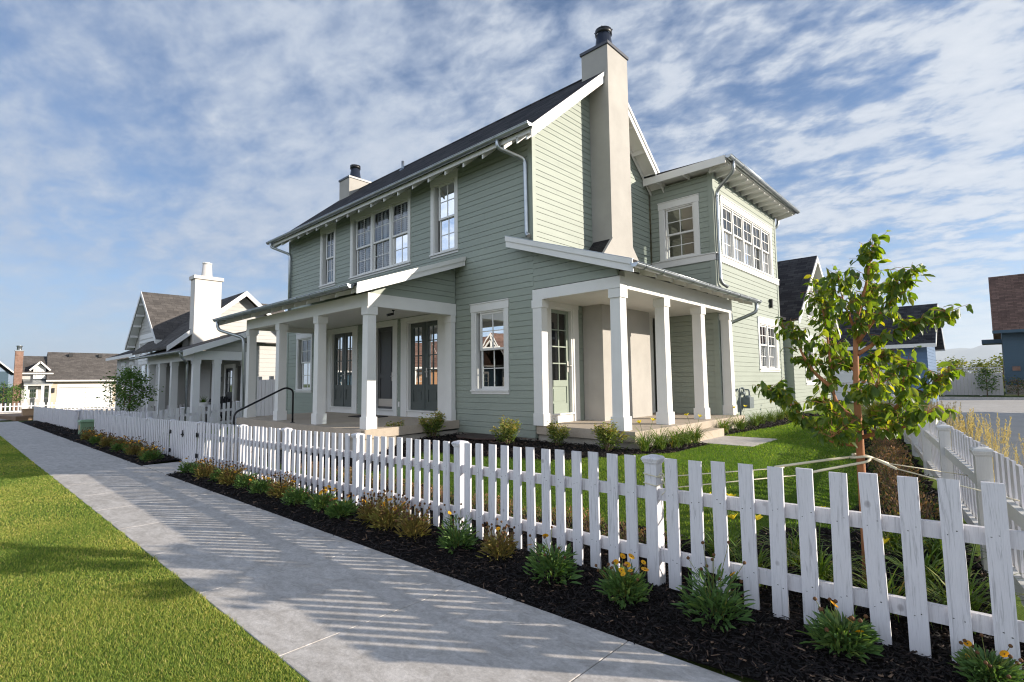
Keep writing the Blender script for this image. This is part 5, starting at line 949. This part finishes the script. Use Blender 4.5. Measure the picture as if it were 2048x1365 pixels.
# ------------------------------------------------------------------ neighbouring houses
def gable_roof(par, x0, x1, y0, y1, ez, rz, axis, m, over=.35, t=.12, trim=None):
    """ridge along axis 0 (x) or 1 (y); ez, rz heights of eave edge and ridge (top)"""
    mb = MB()
    if axis == 0: ym = (y0+y1)/2; mb.slab([(x0, y0, ez), (x1, y0, ez), (x1, ym, rz), (x0, ym, rz)], t); mb.slab([(x0, ym, rz), (x1, ym, rz), (x1, y1, ez), (x0, y1, ez)], t)
    else: xm = (x0+x1)/2; mb.slab([(x0, y0, ez), (xm, y0, rz), (xm, y1, rz), (x0, y1, ez)], t); mb.slab([(xm, y0, rz), (x1, y0, ez), (x1, y1, ez), (xm, y1, rz)], t)
    r = mb.build('roof', M[m], par)
    if trim:
        mb = MB(); w = .2
        if axis == 0:
            for x in (x0-.03, x1):
                for a, b in ((y0, ym), (y1, ym)):
                    q = [(x, a, ez), (x+.03, a, ez), (x+.03, b, rz), (x, b, rz)]; q = q if a < b else [q[i] for i in (3, 2, 1, 0)]; mb.hexa([(p[0], p[1], p[2]-w) for p in q], [(p[0], p[1], p[2]+.01) for p in q])
            for y in (y0-.03, y1): mb.box(x0, x1, y, y+.03, ez-.2, ez-.01)
        else:
            for y in (y0-.03, y1):
                for a, b in ((x0, xm), (x1, xm)):
                    q = [(a, y, ez), (b, y, rz), (b, y+.03, rz), (a, y+.03, ez)]; q = q if a < b else [q[i] for i in (1, 0, 3, 2)]; mb.hexa([(p[0], p[1], p[2]-w) for p in q], [(p[0], p[1], p[2]+.01) for p in q])
            for x in (x0-.03, x1): mb.box(x, x+.03, y0, y1, ez-.2, ez-.01)
        mb.build('roof_trim', M[trim], par)
    return r
nh = thing('neighbour_house', 'pale grey single storey house with white chimney beyond the left porch', 'house', (-31, 9, -.25)); SR = (.19,)
# street facing gable wing
NF = Fr((0, 7.0), (1, 0), (0, -1)); GRZ, GEZ, GXM = 6.62, 3.86, -33.1
H = [window(NF, nh, (-34.95, -31.35, .75, 2.95), [(-34.75, -33.65), (-33.58, -32.62), (-32.55, -31.55)], 1.75, cols=1, rows=1, casing=.12, white='ntrim', glass='mirror', label='wide lower front window'), window(NF, nh, (-34.95, -31.35, 3.2, 4.1), [(-34.75, -33.65), (-33.58, -32.62), (-32.55, -31.55)], None, cols=1, rows=1, casing=.12, white='ntrim', glass='mirror', label='wide upper gable window')]
siding(NF, None, -.4, 6.45, H, SR, ufun=lambda z: (-36.0+max(0, (z-4.0)/.85), -30.3-max(0, (z-4.0)/.85))).build('wing_wall', M['nsiding'], nh)
siding(Fr((-30.3, 0), (0, 1), (1, 0)), (7.0, 11), -.4, 3.75, (), SR).build('wing_side_wall', M['nsiding'], nh)
mb = MB(); NF.box(mb, -35.1, -31.1, 2.951, 3.199, -.02, .04); NF.box(mb, -34.95, -31.35, 4.15, 4.4, -.02, .03); mb.build('belt_board', M['ntrim'], nh)
gable_roof(nh, -36.4, -29.85, 6.6, 14, GEZ, GRZ, 1, 'shTan', trim='ntrim')
mb = MB(); mb.slab([(-36.3, 6.62, GEZ-.13), (GXM-.02, 6.62, GRZ-.13), (GXM-.02, 6.98, GRZ-.13), (-36.3, 6.98, GEZ-.13)], .04); mb.slab([(GXM-.02, 6.62, GRZ-.13), (-29.9, 6.62, GEZ-.13), (-29.9, 6.98, GEZ-.13), (GXM-.02, 6.98, GRZ-.13)], .04); mb.build('soffit', M['ntrim'], nh)
for k in range(5):
    for sg in (-1, 1): x = GXM+sg*(.45+.62*k); z = GRZ-.17-(GRZ-GEZ)/3.2*abs(x-GXM); mb = MB(); mb.box(x-.05, x+.05, 6.63, 6.98, z-.14, z-.03); mb.build('lookout', M['ntrim'], nh)
mb = MB(); mb.box(-29.79, -29.77, 6.6, 9.8, 3.62, 3.84)
for y in (6.7, 7.5, 8.3, 9.1): mb.box(-30.25, -29.86, y, y+.12, 3.5, 3.72)
mb.build('eave_brackets', M['ntrim'], nh)
SW = Fr((0, 7.5), (1, 0), (0, -1)); siding(SW, (-43.6, -36.0), -.4, 3.4, [window(SW, nh, (-42.2, -41.0, 1.0, 3.1), [(-42.0, -41.2)], 2.0, cols=1, rows=1, white='ntrim'), window(SW, nh, (-39.9, -38.7, 1.0, 3.1), [(-39.7, -38.9)], 2.0, cols=1, rows=1, white='ntrim')], SR).build('side_wing_wall', M['nsiding'], nh)
mb = MB(); mb.slab([(-44.3, 7.0, 3.5), (-36.0, 7.0, 3.5), (-36.0, 9.6, 4.7), (-44.3, 9.6, 4.7)], .1); mb.slab([(-44.3, 9.6, 4.7), (-36.0, 9.6, 4.7), (-36.0, 12.4, 3.4), (-44.3, 12.4, 3.4)], .1); mb.build('side_wing_roof', M['shX'], nh)
mb = MB(); mb.box(-44.3, -36.4, 6.97, 7.0, 3.32, 3.5); mb.build('side_wing_trim', M['ntrim'], nh)
# main block with the sunlit gable and the chimney
MX = -27.0; ax_, az_, ms = 9.54, 6.16, .87; NG = Fr((MX, 0), (0, 1), (1, 0))
siding(NG, None, -.3, 5.95, (), SR, ufun=lambda z: (max(8.2 if z < 3.3 else 7.0, ax_-(6.0-z)/ms), min(12.4, ax_+(6.0-z)/ms))).build('gable_wall', M['nsiding'], nh)
siding(Fr((0, 8.2), (1, 0), (0, -1)), (-31.2, MX), -.3, 3.6, (), SR).build('porch_wall', M['nsiding'], nh)
mb = MB(); xr = MX+.45
mb.slab([(-33.0, ax_-3.25, az_-ms*3.25), (xr, ax_-3.25, az_-ms*3.25), (xr, ax_, az_), (-33.0, ax_, az_)], .12); mb.slab([(-33.0, ax_, az_), (xr, ax_, az_), (xr, ax_+3.25, az_-ms*3.25), (-33.0, ax_+3.25, az_-ms*3.25)], .12); mb.build('roof', M['shTanX'], nh); mb = MB()
for a, b in ((ax_-3.25, ax_), (ax_+3.25, ax_)):
    q = [(xr, a, az_-ms*3.25), (xr+.03, a, az_-ms*3.25), (xr+.03, b, az_), (xr, b, az_)]; q = q if a < b else [q[i] for i in (3, 2, 1, 0)]; mb.hexa([(p[0], p[1], p[2]-.24) for p in q], [(p[0], p[1], p[2]+.01) for p in q])
mb.build('roof_trim', M['ntrim'], nh)
mb = MB(); mb.box(-26.98, -26.35, 7.25, 8.35, 2.9, 6.44); nc = mb.build('chimney', M['nstucco'], nh); mb = MB(); mb.box(-27.03, -26.28, 7.18, 8.42, 6.441, 6.60); mb.build('chimney_cap', M['nstucco'], nc); flue(nc, (-26.65, 7.8, 6.60), .23, .18, .62, M['nstucco'], 'white', .6)
# porch
mb = MB(); mb.box(-30.4, -22.95, 6.3, 8.18, -.35, .10); mb.build('porch_deck', M['found'], nh)
mb = MB(); mb.box(-30.4, -23.1, 6.42, 6.62, 2.62, 3.02); mb.box(-23.3, -23.1, 6.621, 8.4, 2.62, 2.98); mb.build('porch_beam', M['ntrim'], nh)
for x, y in ((-29.9, 6.4), (-28.0, 6.4), (-26.1, 6.4), (-23.12, 6.4), (-23.12, 7.15), (-23.12, 8.25)): column(nh, x, y, .1, 2.619, .26, .3, m='ntrim')
zn = lambda y: 2.96+.37*(y-5.95)
mb = MB(); mb.slab([(-31.15, 5.95, zn(5.95)), (-22.75, 5.95, zn(5.95)), (-22.75, 8.7, zn(8.7)), (-31.15, 8.7, zn(8.7))], .09); npr = mb.build('porch_roof', M['shTanX'], nh)
mb = MB(); q = [(-22.749, 5.93, zn(5.93)), (-22.71, 5.93, zn(5.93)), (-22.71, 8.7, zn(8.7)), (-22.749, 8.7, zn(8.7))]; mb.hexa([(a, b, c-.24) for a, b, c in q], q); mb.build('rake_board', M['ntrim'], npr)
siding(Fr((-23.12, 0), (0, 1), (1, 0)), None, 2.99, 3.7, (), SR, ufun=lambda z: (max(6.7, 5.95+(z-2.9)/.37), 8.6)).build('porch_gable_wall', M['nsiding'], npr)
gutter(nh, (-22.75, 5.88, 2.93), (-31.1, 5.88, 2.93)); downspout(nh, [(-23.0, 5.88, 2.9), (-23.0, 5.95, 2.7), (-23.55, 6.3, 2.5), (-23.56, 6.32, -.2)])
ND = Fr((0, 8.2), (1, 0), (0, -1)); dc, _ = casing(ND, nh, -25.1+.0, -23.9, .1, 2.5); 
siding(Fr((-23.35, 0), (0, 1), (1, 0)), (8.45, 12.4), -.3, 3.4, (), SR).build('side_room_wall', M['nsiding'], nh); mb = MB(); mb.slab([(MX, 8.3, 3.5), (-23.1, 8.3, 3.42), (-23.1, 12.4, 3.42), (MX, 12.4, 3.5)], .06); mb.build('side_room_roof', M['shTanX'], nh)
leaf_door(ND, nh, -24.93, -24.07, .27, 2.33, M['black'], 2, 3, 1.3, d=.01); mb = MB(); ND.box(mb, -23.75, -23.2, .9, 2.4, -.09, -.07); mb.build('side_window', M['dark'], nh)
lp = thing('wall_lantern', 'black wall lantern beside the neighbour door', 'lantern', (-25.45, 7.95, 2.3)); mb = MB(); mb.hexa([(-25.55, 7.93, 2.2), (-25.35, 7.93, 2.2), (-25.35, 8.1, 2.2), (-25.55, 8.1, 2.2)], [(-25.58, 7.9, 2.55), (-25.32, 7.9, 2.55), (-25.32, 8.12, 2.55), (-25.58, 8.12, 2.55)]); mb.build('lantern_body', M['black'], lp); mb = MB(); mb.lathe((-25.45, 8.0, 2.551), [(.16, 0), (.03, .12), (.02, .2)], 4); mb.build('lantern_roof', M['black'], lp)
mb = MB(); ND.box(mb, -25.6, -25.35, 1.75, 1.98, .02, .04); o = mb.build('address_plaque', M['black']); tag(o, 'small dark plaque on the neighbour porch wall below the lantern', 'plaque')
def adirondack(loc, rz, label):
    t = thing('porch_chair', label, 'chair', loc, 'black chairs on the neighbour porch'); t.rotation_euler = (0, 0, rz); c = math.cos(rz); s = math.sin(rz)
    def add(nm, fn): mb = MB(); fn(mb); o = mb.build(nm, M['black']); o.parent = t
    add('seat', lambda m: [m.bar((-.26+.09*k, -.28, .40-.02*0), (-.26+.09*k, .26, .32), .075, .02) for k in range(7)])
    add('backrest', lambda m: [m.bar((-.26+.09*k, .22, .30), (-.26+.09*k, .62, 1.02-.012*(k-3)**2), .075, .02, (0, 1, 0)) for k in range(7)])
    for x in (-.34, .34):
        add('armrest', lambda m: m.box(x-.06, x+.06, -.36, .42, .60, .625)); add('leg', lambda m: m.box(x-.02, x+.02, -.3, -.22, .0, .6)); add('leg', lambda m: m.bar((x, .1, .35), (x, .5, 0), .04, .08))
    return t
adirondack((-23.75, 7.55, .1), R_(60), 'black slatted porch chair right of the potted plant'); adirondack((-24.6, 7.5, .1), R_(50), 'black slatted porch chair behind the potted plant')
pp = thing('potted_plant', 'spiky green plant in a white bowl on the neighbour porch', 'potted plant', (-24.2, 7.1, .1)); mb = MB(); mb.lathe((-24.2, 7.1, .1), [(.02, .0), (.18, .0), (.2, .55), (.27, .8), (.25, .8), (.22, .7), (.001, .7)], 14); mb.build('pot', M['white'], pp); n = 70; V, F, A = blades(np.repeat(np.array([[-24.2, 7.1, .78]]), n, 0), rng.uniform(0, 6.28, n), rng.uniform(.25, .5, n), np.full(n, .02), rng.uniform(0, .9, n), rng.uniform(.1, .9, n), rng.random(n)*.4); mesh_np('leaves', V, F, M['lily'], pp, A)
simple_tree('young_tree', 'small leafy green tree inside the round topped fence of the neighbour', (-26.6, 5.05, -.3), 2.65, .85, 2600, .11, 'ntree', .04)
simple_tree('young_tree', 'thin reddish sapling left of the neighbour tree', (-30.6, 5.6, -.35), 2.9, .55, 320, .08, 'sedum', .025)
mb = MB()
# tall board gate between the houses
tg = thing('board_gate', 'grey white board gate closing the gap between the two houses', 'gate', (-19.2, 7.6, .3)); mb = MB(); TG = Fr((-20.2, 7.75), (1, 0), (0, -1))
for k in range(13): TG.box(mb, .02+k*.165, .172+k*.165, .35, 1.78, -.02+.008*(k % 2), .008*(k % 2))
mb.build('boards', M['boardf'], tg)
for s in (0., 1.05, 2.2): mb = MB(); TG.box(mb, s-.06, s+.06, .2, 1.9, -.12, .005); mb.build('post', M['boardf'], tg)
# garage house across the far street
gh_ = thing('garage_house', 'cream house with a wide garage door and brown grey roof across the far street', 'house', (-76, 9, -.75)); GFr = Fr((-75, 0), (0, 1), (1, 0))
H = [(7.84, 12.45, -.75, 1.55)]; siding(GFr, (7.2, 14.2), -.75, 2.3, H, (.2,)).build('garage_wall', M['cream'], gh_)
mb = MB(); GFr.box(mb, 7.72, 12.57, 1.551, 1.9, -.02, .04); GFr.box(mb, 7.70, 7.839, -.75, 1.55, -.1, .04); GFr.box(mb, 12.451, 12.6, -.75, 1.55, -.1, .04); GFr.box(mb, 7.05, 7.2, -.75, 2.2, -.1, .04); mb.build('garage_trim', M['white'], gh_)
mb = MB()
for k in range(4):
    for j in range(2): GFr.box(mb, 7.86+j*2.3, 10.14+j*2.3, -.74+k*.57, -.19+k*.57, -.14, -.10)
mb.build('garage_door', M['white'], gh_)
gable_roof(gh_, -84, -74.4, 0, 1, 0, 1, 0, 'shTan', trim=None); bpy.data.objects.remove(gh_.children[-1])
mb = MB(); mb.slab([(-79.0, 7.13, 5.6), (-74.3, 6.75, 2.38), (-74.3, 14.6, 2.38), (-79.0, 14.6, 5.6)], .15); mb.slab([(-84, 7.13, 2.4), (-79.0, 7.13, 5.6), (-79.0, 14.6, 5.6), (-84, 14.6, 2.4)], .15); gr2 = mb.build('roof', M['shTan'], gh_)
mb = MB(); mb.box(-74.32, -74.25, 6.72, 14.6, 2.2, 2.36)
mb.build('eave_board', M['white'], gh_)
for y in (8.9, 11.6): mb = MB(); mb.box(-78.5, -78.0, y, y+.35, 5.05, 5.42); mb.build('roof_vent', M['iron'], gr2)
mb = MB(); GFr.box(mb, 7.3, 7.5, 1.0, 1.5, .03, .2); mb.build('wall_lantern', M['black'], gh_)
mb = MB(); GFr.box(mb, 9.9, 10.5, 1.62, 1.78, .041, .05); mb.build('house_number_plate', M['blind'], gh_)
ct = thing('cottage', 'small cottage with a dormer, porch and brick chimney left of the garage house', 'house', (-77, 6, -.75)); CF = Fr((-75.6, 0), (0, 1), (1, 0))
H = [window(CF, ct, (5.42, 6.2, .35, 1.62), [(5.52, 6.1)], 1.0, cols=3, rows=1, casing=.09, lower_rows=1), window(CF, ct, (6.65, 7.25, .35, 1.62), [(6.75, 7.15)], 1.0, cols=3, rows=1, casing=.09)]
siding(CF, (4.9, 7.3), -.75, 3.1, H, (.2,)).build('front_wall', M['nsiding'], ct)
mb = MB(); mb.box(-80, -75.65, 4.9, 4.95, -.75, 4.5); mb.build('side_wall', M['slate'], ct)
mb = MB(); mb.slab([(-79, 4.7, 5.1), (-75.1, 4.6, 3.15), (-75.1, 7.4, 3.15), (-79, 7.4, 5.1)], .12); mb.build('roof', M['shTan'], ct)
mb = MB(); mb.box(-75.1, -75.04, 4.6, 7.35, 3.0, 3.14); mb.box(-74.45, -74.4, 5.0, 7.25, 1.78, 1.92); mb.build('eave_board', M['white'], ct)
mb = MB(); mb.slab([(-75.58, 4.95, 2.5), (-74.3, 5.0, 1.98), (-74.3, 7.3, 1.98), (-75.58, 7.3, 2.5)], .06); mb.build('porch_roof', M['zinc'], ct)
for y in (5.2, 6.5): mb = MB(); mb.box(-74.65, -74.45, y-.12, y+.12, -.75, 1.8); mb.build('porch_column', M['white'], ct)
dm = MB(); DF = Fr((-75.3, 0), (0, 1), (1, 0)); dm.prism([(5.75, 2.5), (6.75, 2.5), (6.75, 3.6), (6.25, 4.1), (5.75, 3.6)], 0, -77, -75.3); d_ = dm.build('dormer', M['white'], ct)
mb = MB(); mb.slab([(-77.5, 5.45, 3.45), (-74.9, 5.45, 3.45), (-74.9, 6.25, 4.32), (-77.5, 6.25, 4.32)], .1); mb.slab([(-77.5, 6.25, 4.32), (-74.9, 6.25, 4.32), (-74.9, 7.05, 3.45), (-77.5, 7.05, 3.45)], .1); mb.build('dormer_roof', M['shTanX'], d_)
mb = MB()
for a, b in (((5.42, 3.40), (6.25, 4.31)), ((7.08, 3.40), (6.25, 4.31))): mb.bar((-74.88, *a), (-74.88, *b), .05, .16)
mb.build('dormer_trim', M['white'], d_); window(Fr((-75.28, 0), (0, 1), (1, 0)), d_, (5.95, 6.6, 2.6, 3.5), [(6.03, 6.52)], 3.1, cols=3, rows=1, casing=.06, head=.08, apron=.05)
mb = MB(); mb.box(-75.6, -74.95, 4.25, 4.88, -.75, 5.4); bc = mb.build('chimney', M['brick'], ct); mb = MB(); mb.box(-75.66, -74.9, 4.2, 4.93, 5.401, 5.5); mb.lathe((-75.3, 4.56, 5.5), [(.2, 0), (.2, .35), (.24, .36), (.24, .5)], 12); mb.build('chimney_cap', M['zinc'], bc)
# a house half seen at the far left edge
fh = thing('far_house', 'dark house with a pale grey roof at the left edge of the view', 'house', (-92, 4.4, -1)); mb = MB(); mb.box(-96, -90, 1.5, 4.6, -1, 3.6); mb.build('wall', M['slate'], fh); gable_roof(fh, -96.5, -89.5, .8, 5.2, 3.4, 5.6, 0, 'shTanX', trim='white')
mb = MB(); mb.box(-91, -90, 2.6, 3.2, 4, 5.6); mb.build('chimney', M['brick'], fh)
for x, y, h, r in ((-70, 3.3, 2.9, .9), (-71, 4.3, 2.6, .8), (-70.5, 2.0, 2.3, .9)): simple_tree('street_tree', 'small tree behind the far cross street fence, %s' % {3.3: 'middle one', 4.3: 'right one before the cottage', 2.0: 'left one'}[y], (x, y, -.75), h, r, 500, .17, 'ntree', .05)
# blue house beyond the yard
bh_ = thing('blue_house', 'blue sided house with dark roof and pale garage door behind the young tree', 'house', (-6, 37, .2)); BFr = Fr((0, 34), (1, 0), (0, -1)); H = [(-7.4, -4.35, .2, 2.45)]
siding(BFr, (-11, -2.6), .2, 3.3, H, (.18,)).build('front_wall', M['blue'], bh_); siding(Fr((-2.6, 0), (0, 1), (1, 0)), None, .2, 5.1, (), (.18,), ufun=lambda z: (34+max(0, z-3.3)*1.15, 39-max(0, z-3.3)*1.15)).build('side_wall', M['blue'], bh_)
mb = MB(); BFr.box(mb, -7.55, -4.2, 2.451, 2.8, -.02, .04); BFr.box(mb, -7.6, -7.401, .2, 2.45, -.1, .04); BFr.box(mb, -4.349, -4.15, .2, 2.45, -.1, .04); mb.build('garage_trim', M['blue'], bh_)
mb = MB()
for k in range(4): BFr.box(mb, -7.39, -4.36, .21+k*.56, .75+k*.56, -.12, -.08)
mb.build('garage_door', M['white'], bh_); gable_roof(bh_, -11.4, -2.2, 33.5, 39.5, 3.3, 5.6, 0, 'shX', trim='white')
# dark teal house at the right edge with its board fence
dh = thing('teal_house', 'dark teal house with a brown shingle roof at the right edge', 'house', (5, 54, .35)); DFr = Fr((0, 50), (1, 0), (0, -1)); 
siding(DFr, (.36, 9), .3, 4.85, (), (.2,)).build('front_wall', M['slate'], dh); siding(Fr((.36, 0), (0, 1), (-1, 0)), (50, 58), .3, 4.85, (), (.2,)).build('side_wall', M['slate'], dh)
mb = MB(); mb.slab([(-.10, 49.3, 4.78), (9.5, 49.3, 4.78), (9.5, 53.4, 9.1), (-.10, 53.4, 9.1)], .2); mb.slab([(-.10, 53.4, 9.1), (9.5, 53.4, 9.1), (9.5, 58.7, 4.8), (-.10, 58.7, 4.8)], .2); mb.build('roof', M['shBrown'], dh)
mb = MB(); mb.box(-.12, 9.5, 49.26, 49.295, 4.55, 4.76); mb.box(-.75, .34, 52.2, 54.5, 4.0, 4.3); mb.build('eave_board', M['slate'], dh)
mb = MB(); mb.box(2.4, 3.3, 52, 53, 7, 11.5); mb.build('chimney', M['brick'], dh)
mb = MB(); DFr.box(mb, .75, 1.15, 1.95, 2.25, .03, .06); mb.build('house_number_plate', M['brick'], dh)
mb = MB(); DFr.box(mb, .36, 9, .3, .95, .0, .06); mb.build('stone_base', M['found'], dh)
bf = thing('board_fence', 'tall grey white board fence with lattice top across the alley', 'fence', (-3, 48.5, .3)); BX = Fr((-9, 48.5), (1, 0), (0, -1)); mb = MB()
for k in range(46): BX.box(mb, .01+k*.2, .2+k*.2, .3, 1.75, -.03, 0)
mb.build('boards', M['boardf'], bf); mb = MB()
for k in range(92): BX.box(mb, .04+k*.1, .06+k*.1, 1.83, 2.16, -.02, 0)
for z in (1.76, 1.98, 2.161): BX.box(mb, 0, 9.2, z, z+.06, -.045, .012)
mb.build('lattice', M['boardf'], bf)
for s in range(0, 10, 2): mb = MB(); BX.box(mb, s-.06+.05, s+.11, .25, 2.25, -.12, .02); mb.build('post', M['boardf'], bf)
simple_tree('shrub_tree', 'dark green upright shrub before the board fence, nearest the teal house', (-.62, 47.6, .3), 1.9, .62, 700, .14, 'ntree', .03, first=.15)
simple_tree('shrub_tree', 'dark green upright shrub before the board fence, behind the tree crown', (-3.3, 47.4, .3), 1.6, .5, 500, .14, 'ntree', .03, first=.15)
simple_tree('shrub_tree', 'brown low shrub at the foot of the teal house', (.9, 48.9, .3), 1.1, .8, 500, .12, 'sedum', .03, first=.1)
for x, y, h in ((-3.2, 70, 3.2), (-1.2, 74, 3.0), (.4, 72, 3.4), (-6, 78, 3.5)): simple_tree('distant_tree', 'rounded tree beyond the board fence, %s' % {-3.2: 'left of the gap', -1.2: 'in the middle', .4: 'beside the teal house', -6: 'hidden low behind the young tree'}[x], (x, y, .2), h, 1.5, 700, .3, 'fountain', .08, first=.2)
# houses across the street, seen mirrored in the lower windows
def across(x0, x1, y0, y1, wall, roofm, label, gx):
    h = thing('street_house', label, 'house', ((x0+x1)/2, (y0+y1)/2, -.5)); f = Fr((0, y1), (1, 0), (0, 1)); H = [window(f, h, (gx-4.2, gx-3.0, .8, 2.7), [(-.0+gx-4.0, gx-3.2)], 1.7), window(f, h, (gx-.9, gx+.9, .8, 2.9), [(gx-.75, gx-.05), (gx+.05, gx+.75)], 1.8)]
    siding(f, (x0, x1), -.6, 3.6, H, (.2,)).build('front_wall', M[wall], h); mb = MB(); mb.box(x0, x1, y0, y1-.03, -.6, 3.55); mb.build('body', M[wall], h); gable_roof(h, x0-.5, x1+.5, y0-.5, y1+.6, 3.4, 7.2, 0, roofm, trim='white'); gable_roof(h, gx-2.6, gx+2.6, y1-2, y1+2.6, 3.5, 6.6, 1, roofm, trim='white')
    mb = MB(); mb.bar((gx, y1+2.55, 5.2), (gx, y1+2.55, 6.4), .16, .1, (0, 1, 0)); mb.bar((gx-1.3, y1+2.55, 5.1), (gx+1.3, y1+2.55, 5.1), .12, .16); mb.bar((gx-.9, y1+2.55, 5.1), (gx, y1+2.55, 5.9), .1, .12); mb.bar((gx+.9, y1+2.55, 5.1), (gx, y1+2.55, 5.9), .1, .12); mb.build('gable_truss', M['white'], h)
    for x in (gx-2.3, gx+2.3): column(h, x+.13, y1+2.2, -.6, 3.3, .26, .32)
across(-46, -33, -34, -24, 'slate', 'shBrown', 'dark house with white gable truss across the street', -37.5); across(-62, -49, -34, -24, 'red', 'shBrown', 'tan house with white gable truss across the street', -53); across(-80, -66, -34, -24, 'slate', 'shTanX', 'dark house far along the other side of the street', -72); across(-29, -15, -36, -26, 'nsiding', 'shTanX', 'grey house nearest on the other side of the street', -22)

across(0, 1, 0, 1, 'slate', 'shBrown', 'x', .5) if 0 else None
# the house on the right of the alley, outside the view, that shades the concrete
ah = thing('alley_house', 'tan house standing right of the alley', 'house', (19, 32, .1)); AF = Fr((14.2, 0), (0, 1), (-1, 0)); H = [window(AF, ah, (30, 31.4, 3.6, 5.2), [(30.2, 31.2)], 4.4)]
siding(AF, (25.4, 38), .1, 5.4, H, (.2,)).build('side_wall', M['cream'], ah); mb = MB(); mb.box(14.25, 24, 25.4, 38, .1, 5.4); mb.build('body', M['cream'], ah); gable_roof(ah, 13.7, 24.5, 24.9, 38.5, 5.3, 8.6, 1, 'shTan', trim='white')
# haze in the far air
mb = MB(); mb.box(-15500, 15500, -15500, 19500, -4.5, 800); hzo = mb.build('haze', None); hzo['kind'] = 'stuff'; hzo['label'] = 'pale haze over the far mountains'
hm = bpy.data.materials.new('haze'); hm.use_nodes = True; nt = hm.node_tree; nt.nodes.clear(); out = nd(nt, 'ShaderNodeOutputMaterial'); pv = nd(nt, 'ShaderNodeVolumePrincipled'); pv.inputs['Color'].default_value = (.80, .90, 1, 1); pv.inputs['Density'].default_value = 8e-5; pv.inputs['Anisotropy'].default_value = .2; lk(nt, pv.outputs[0], out.inputs['Volume']); hzo.data.materials.append(hm)
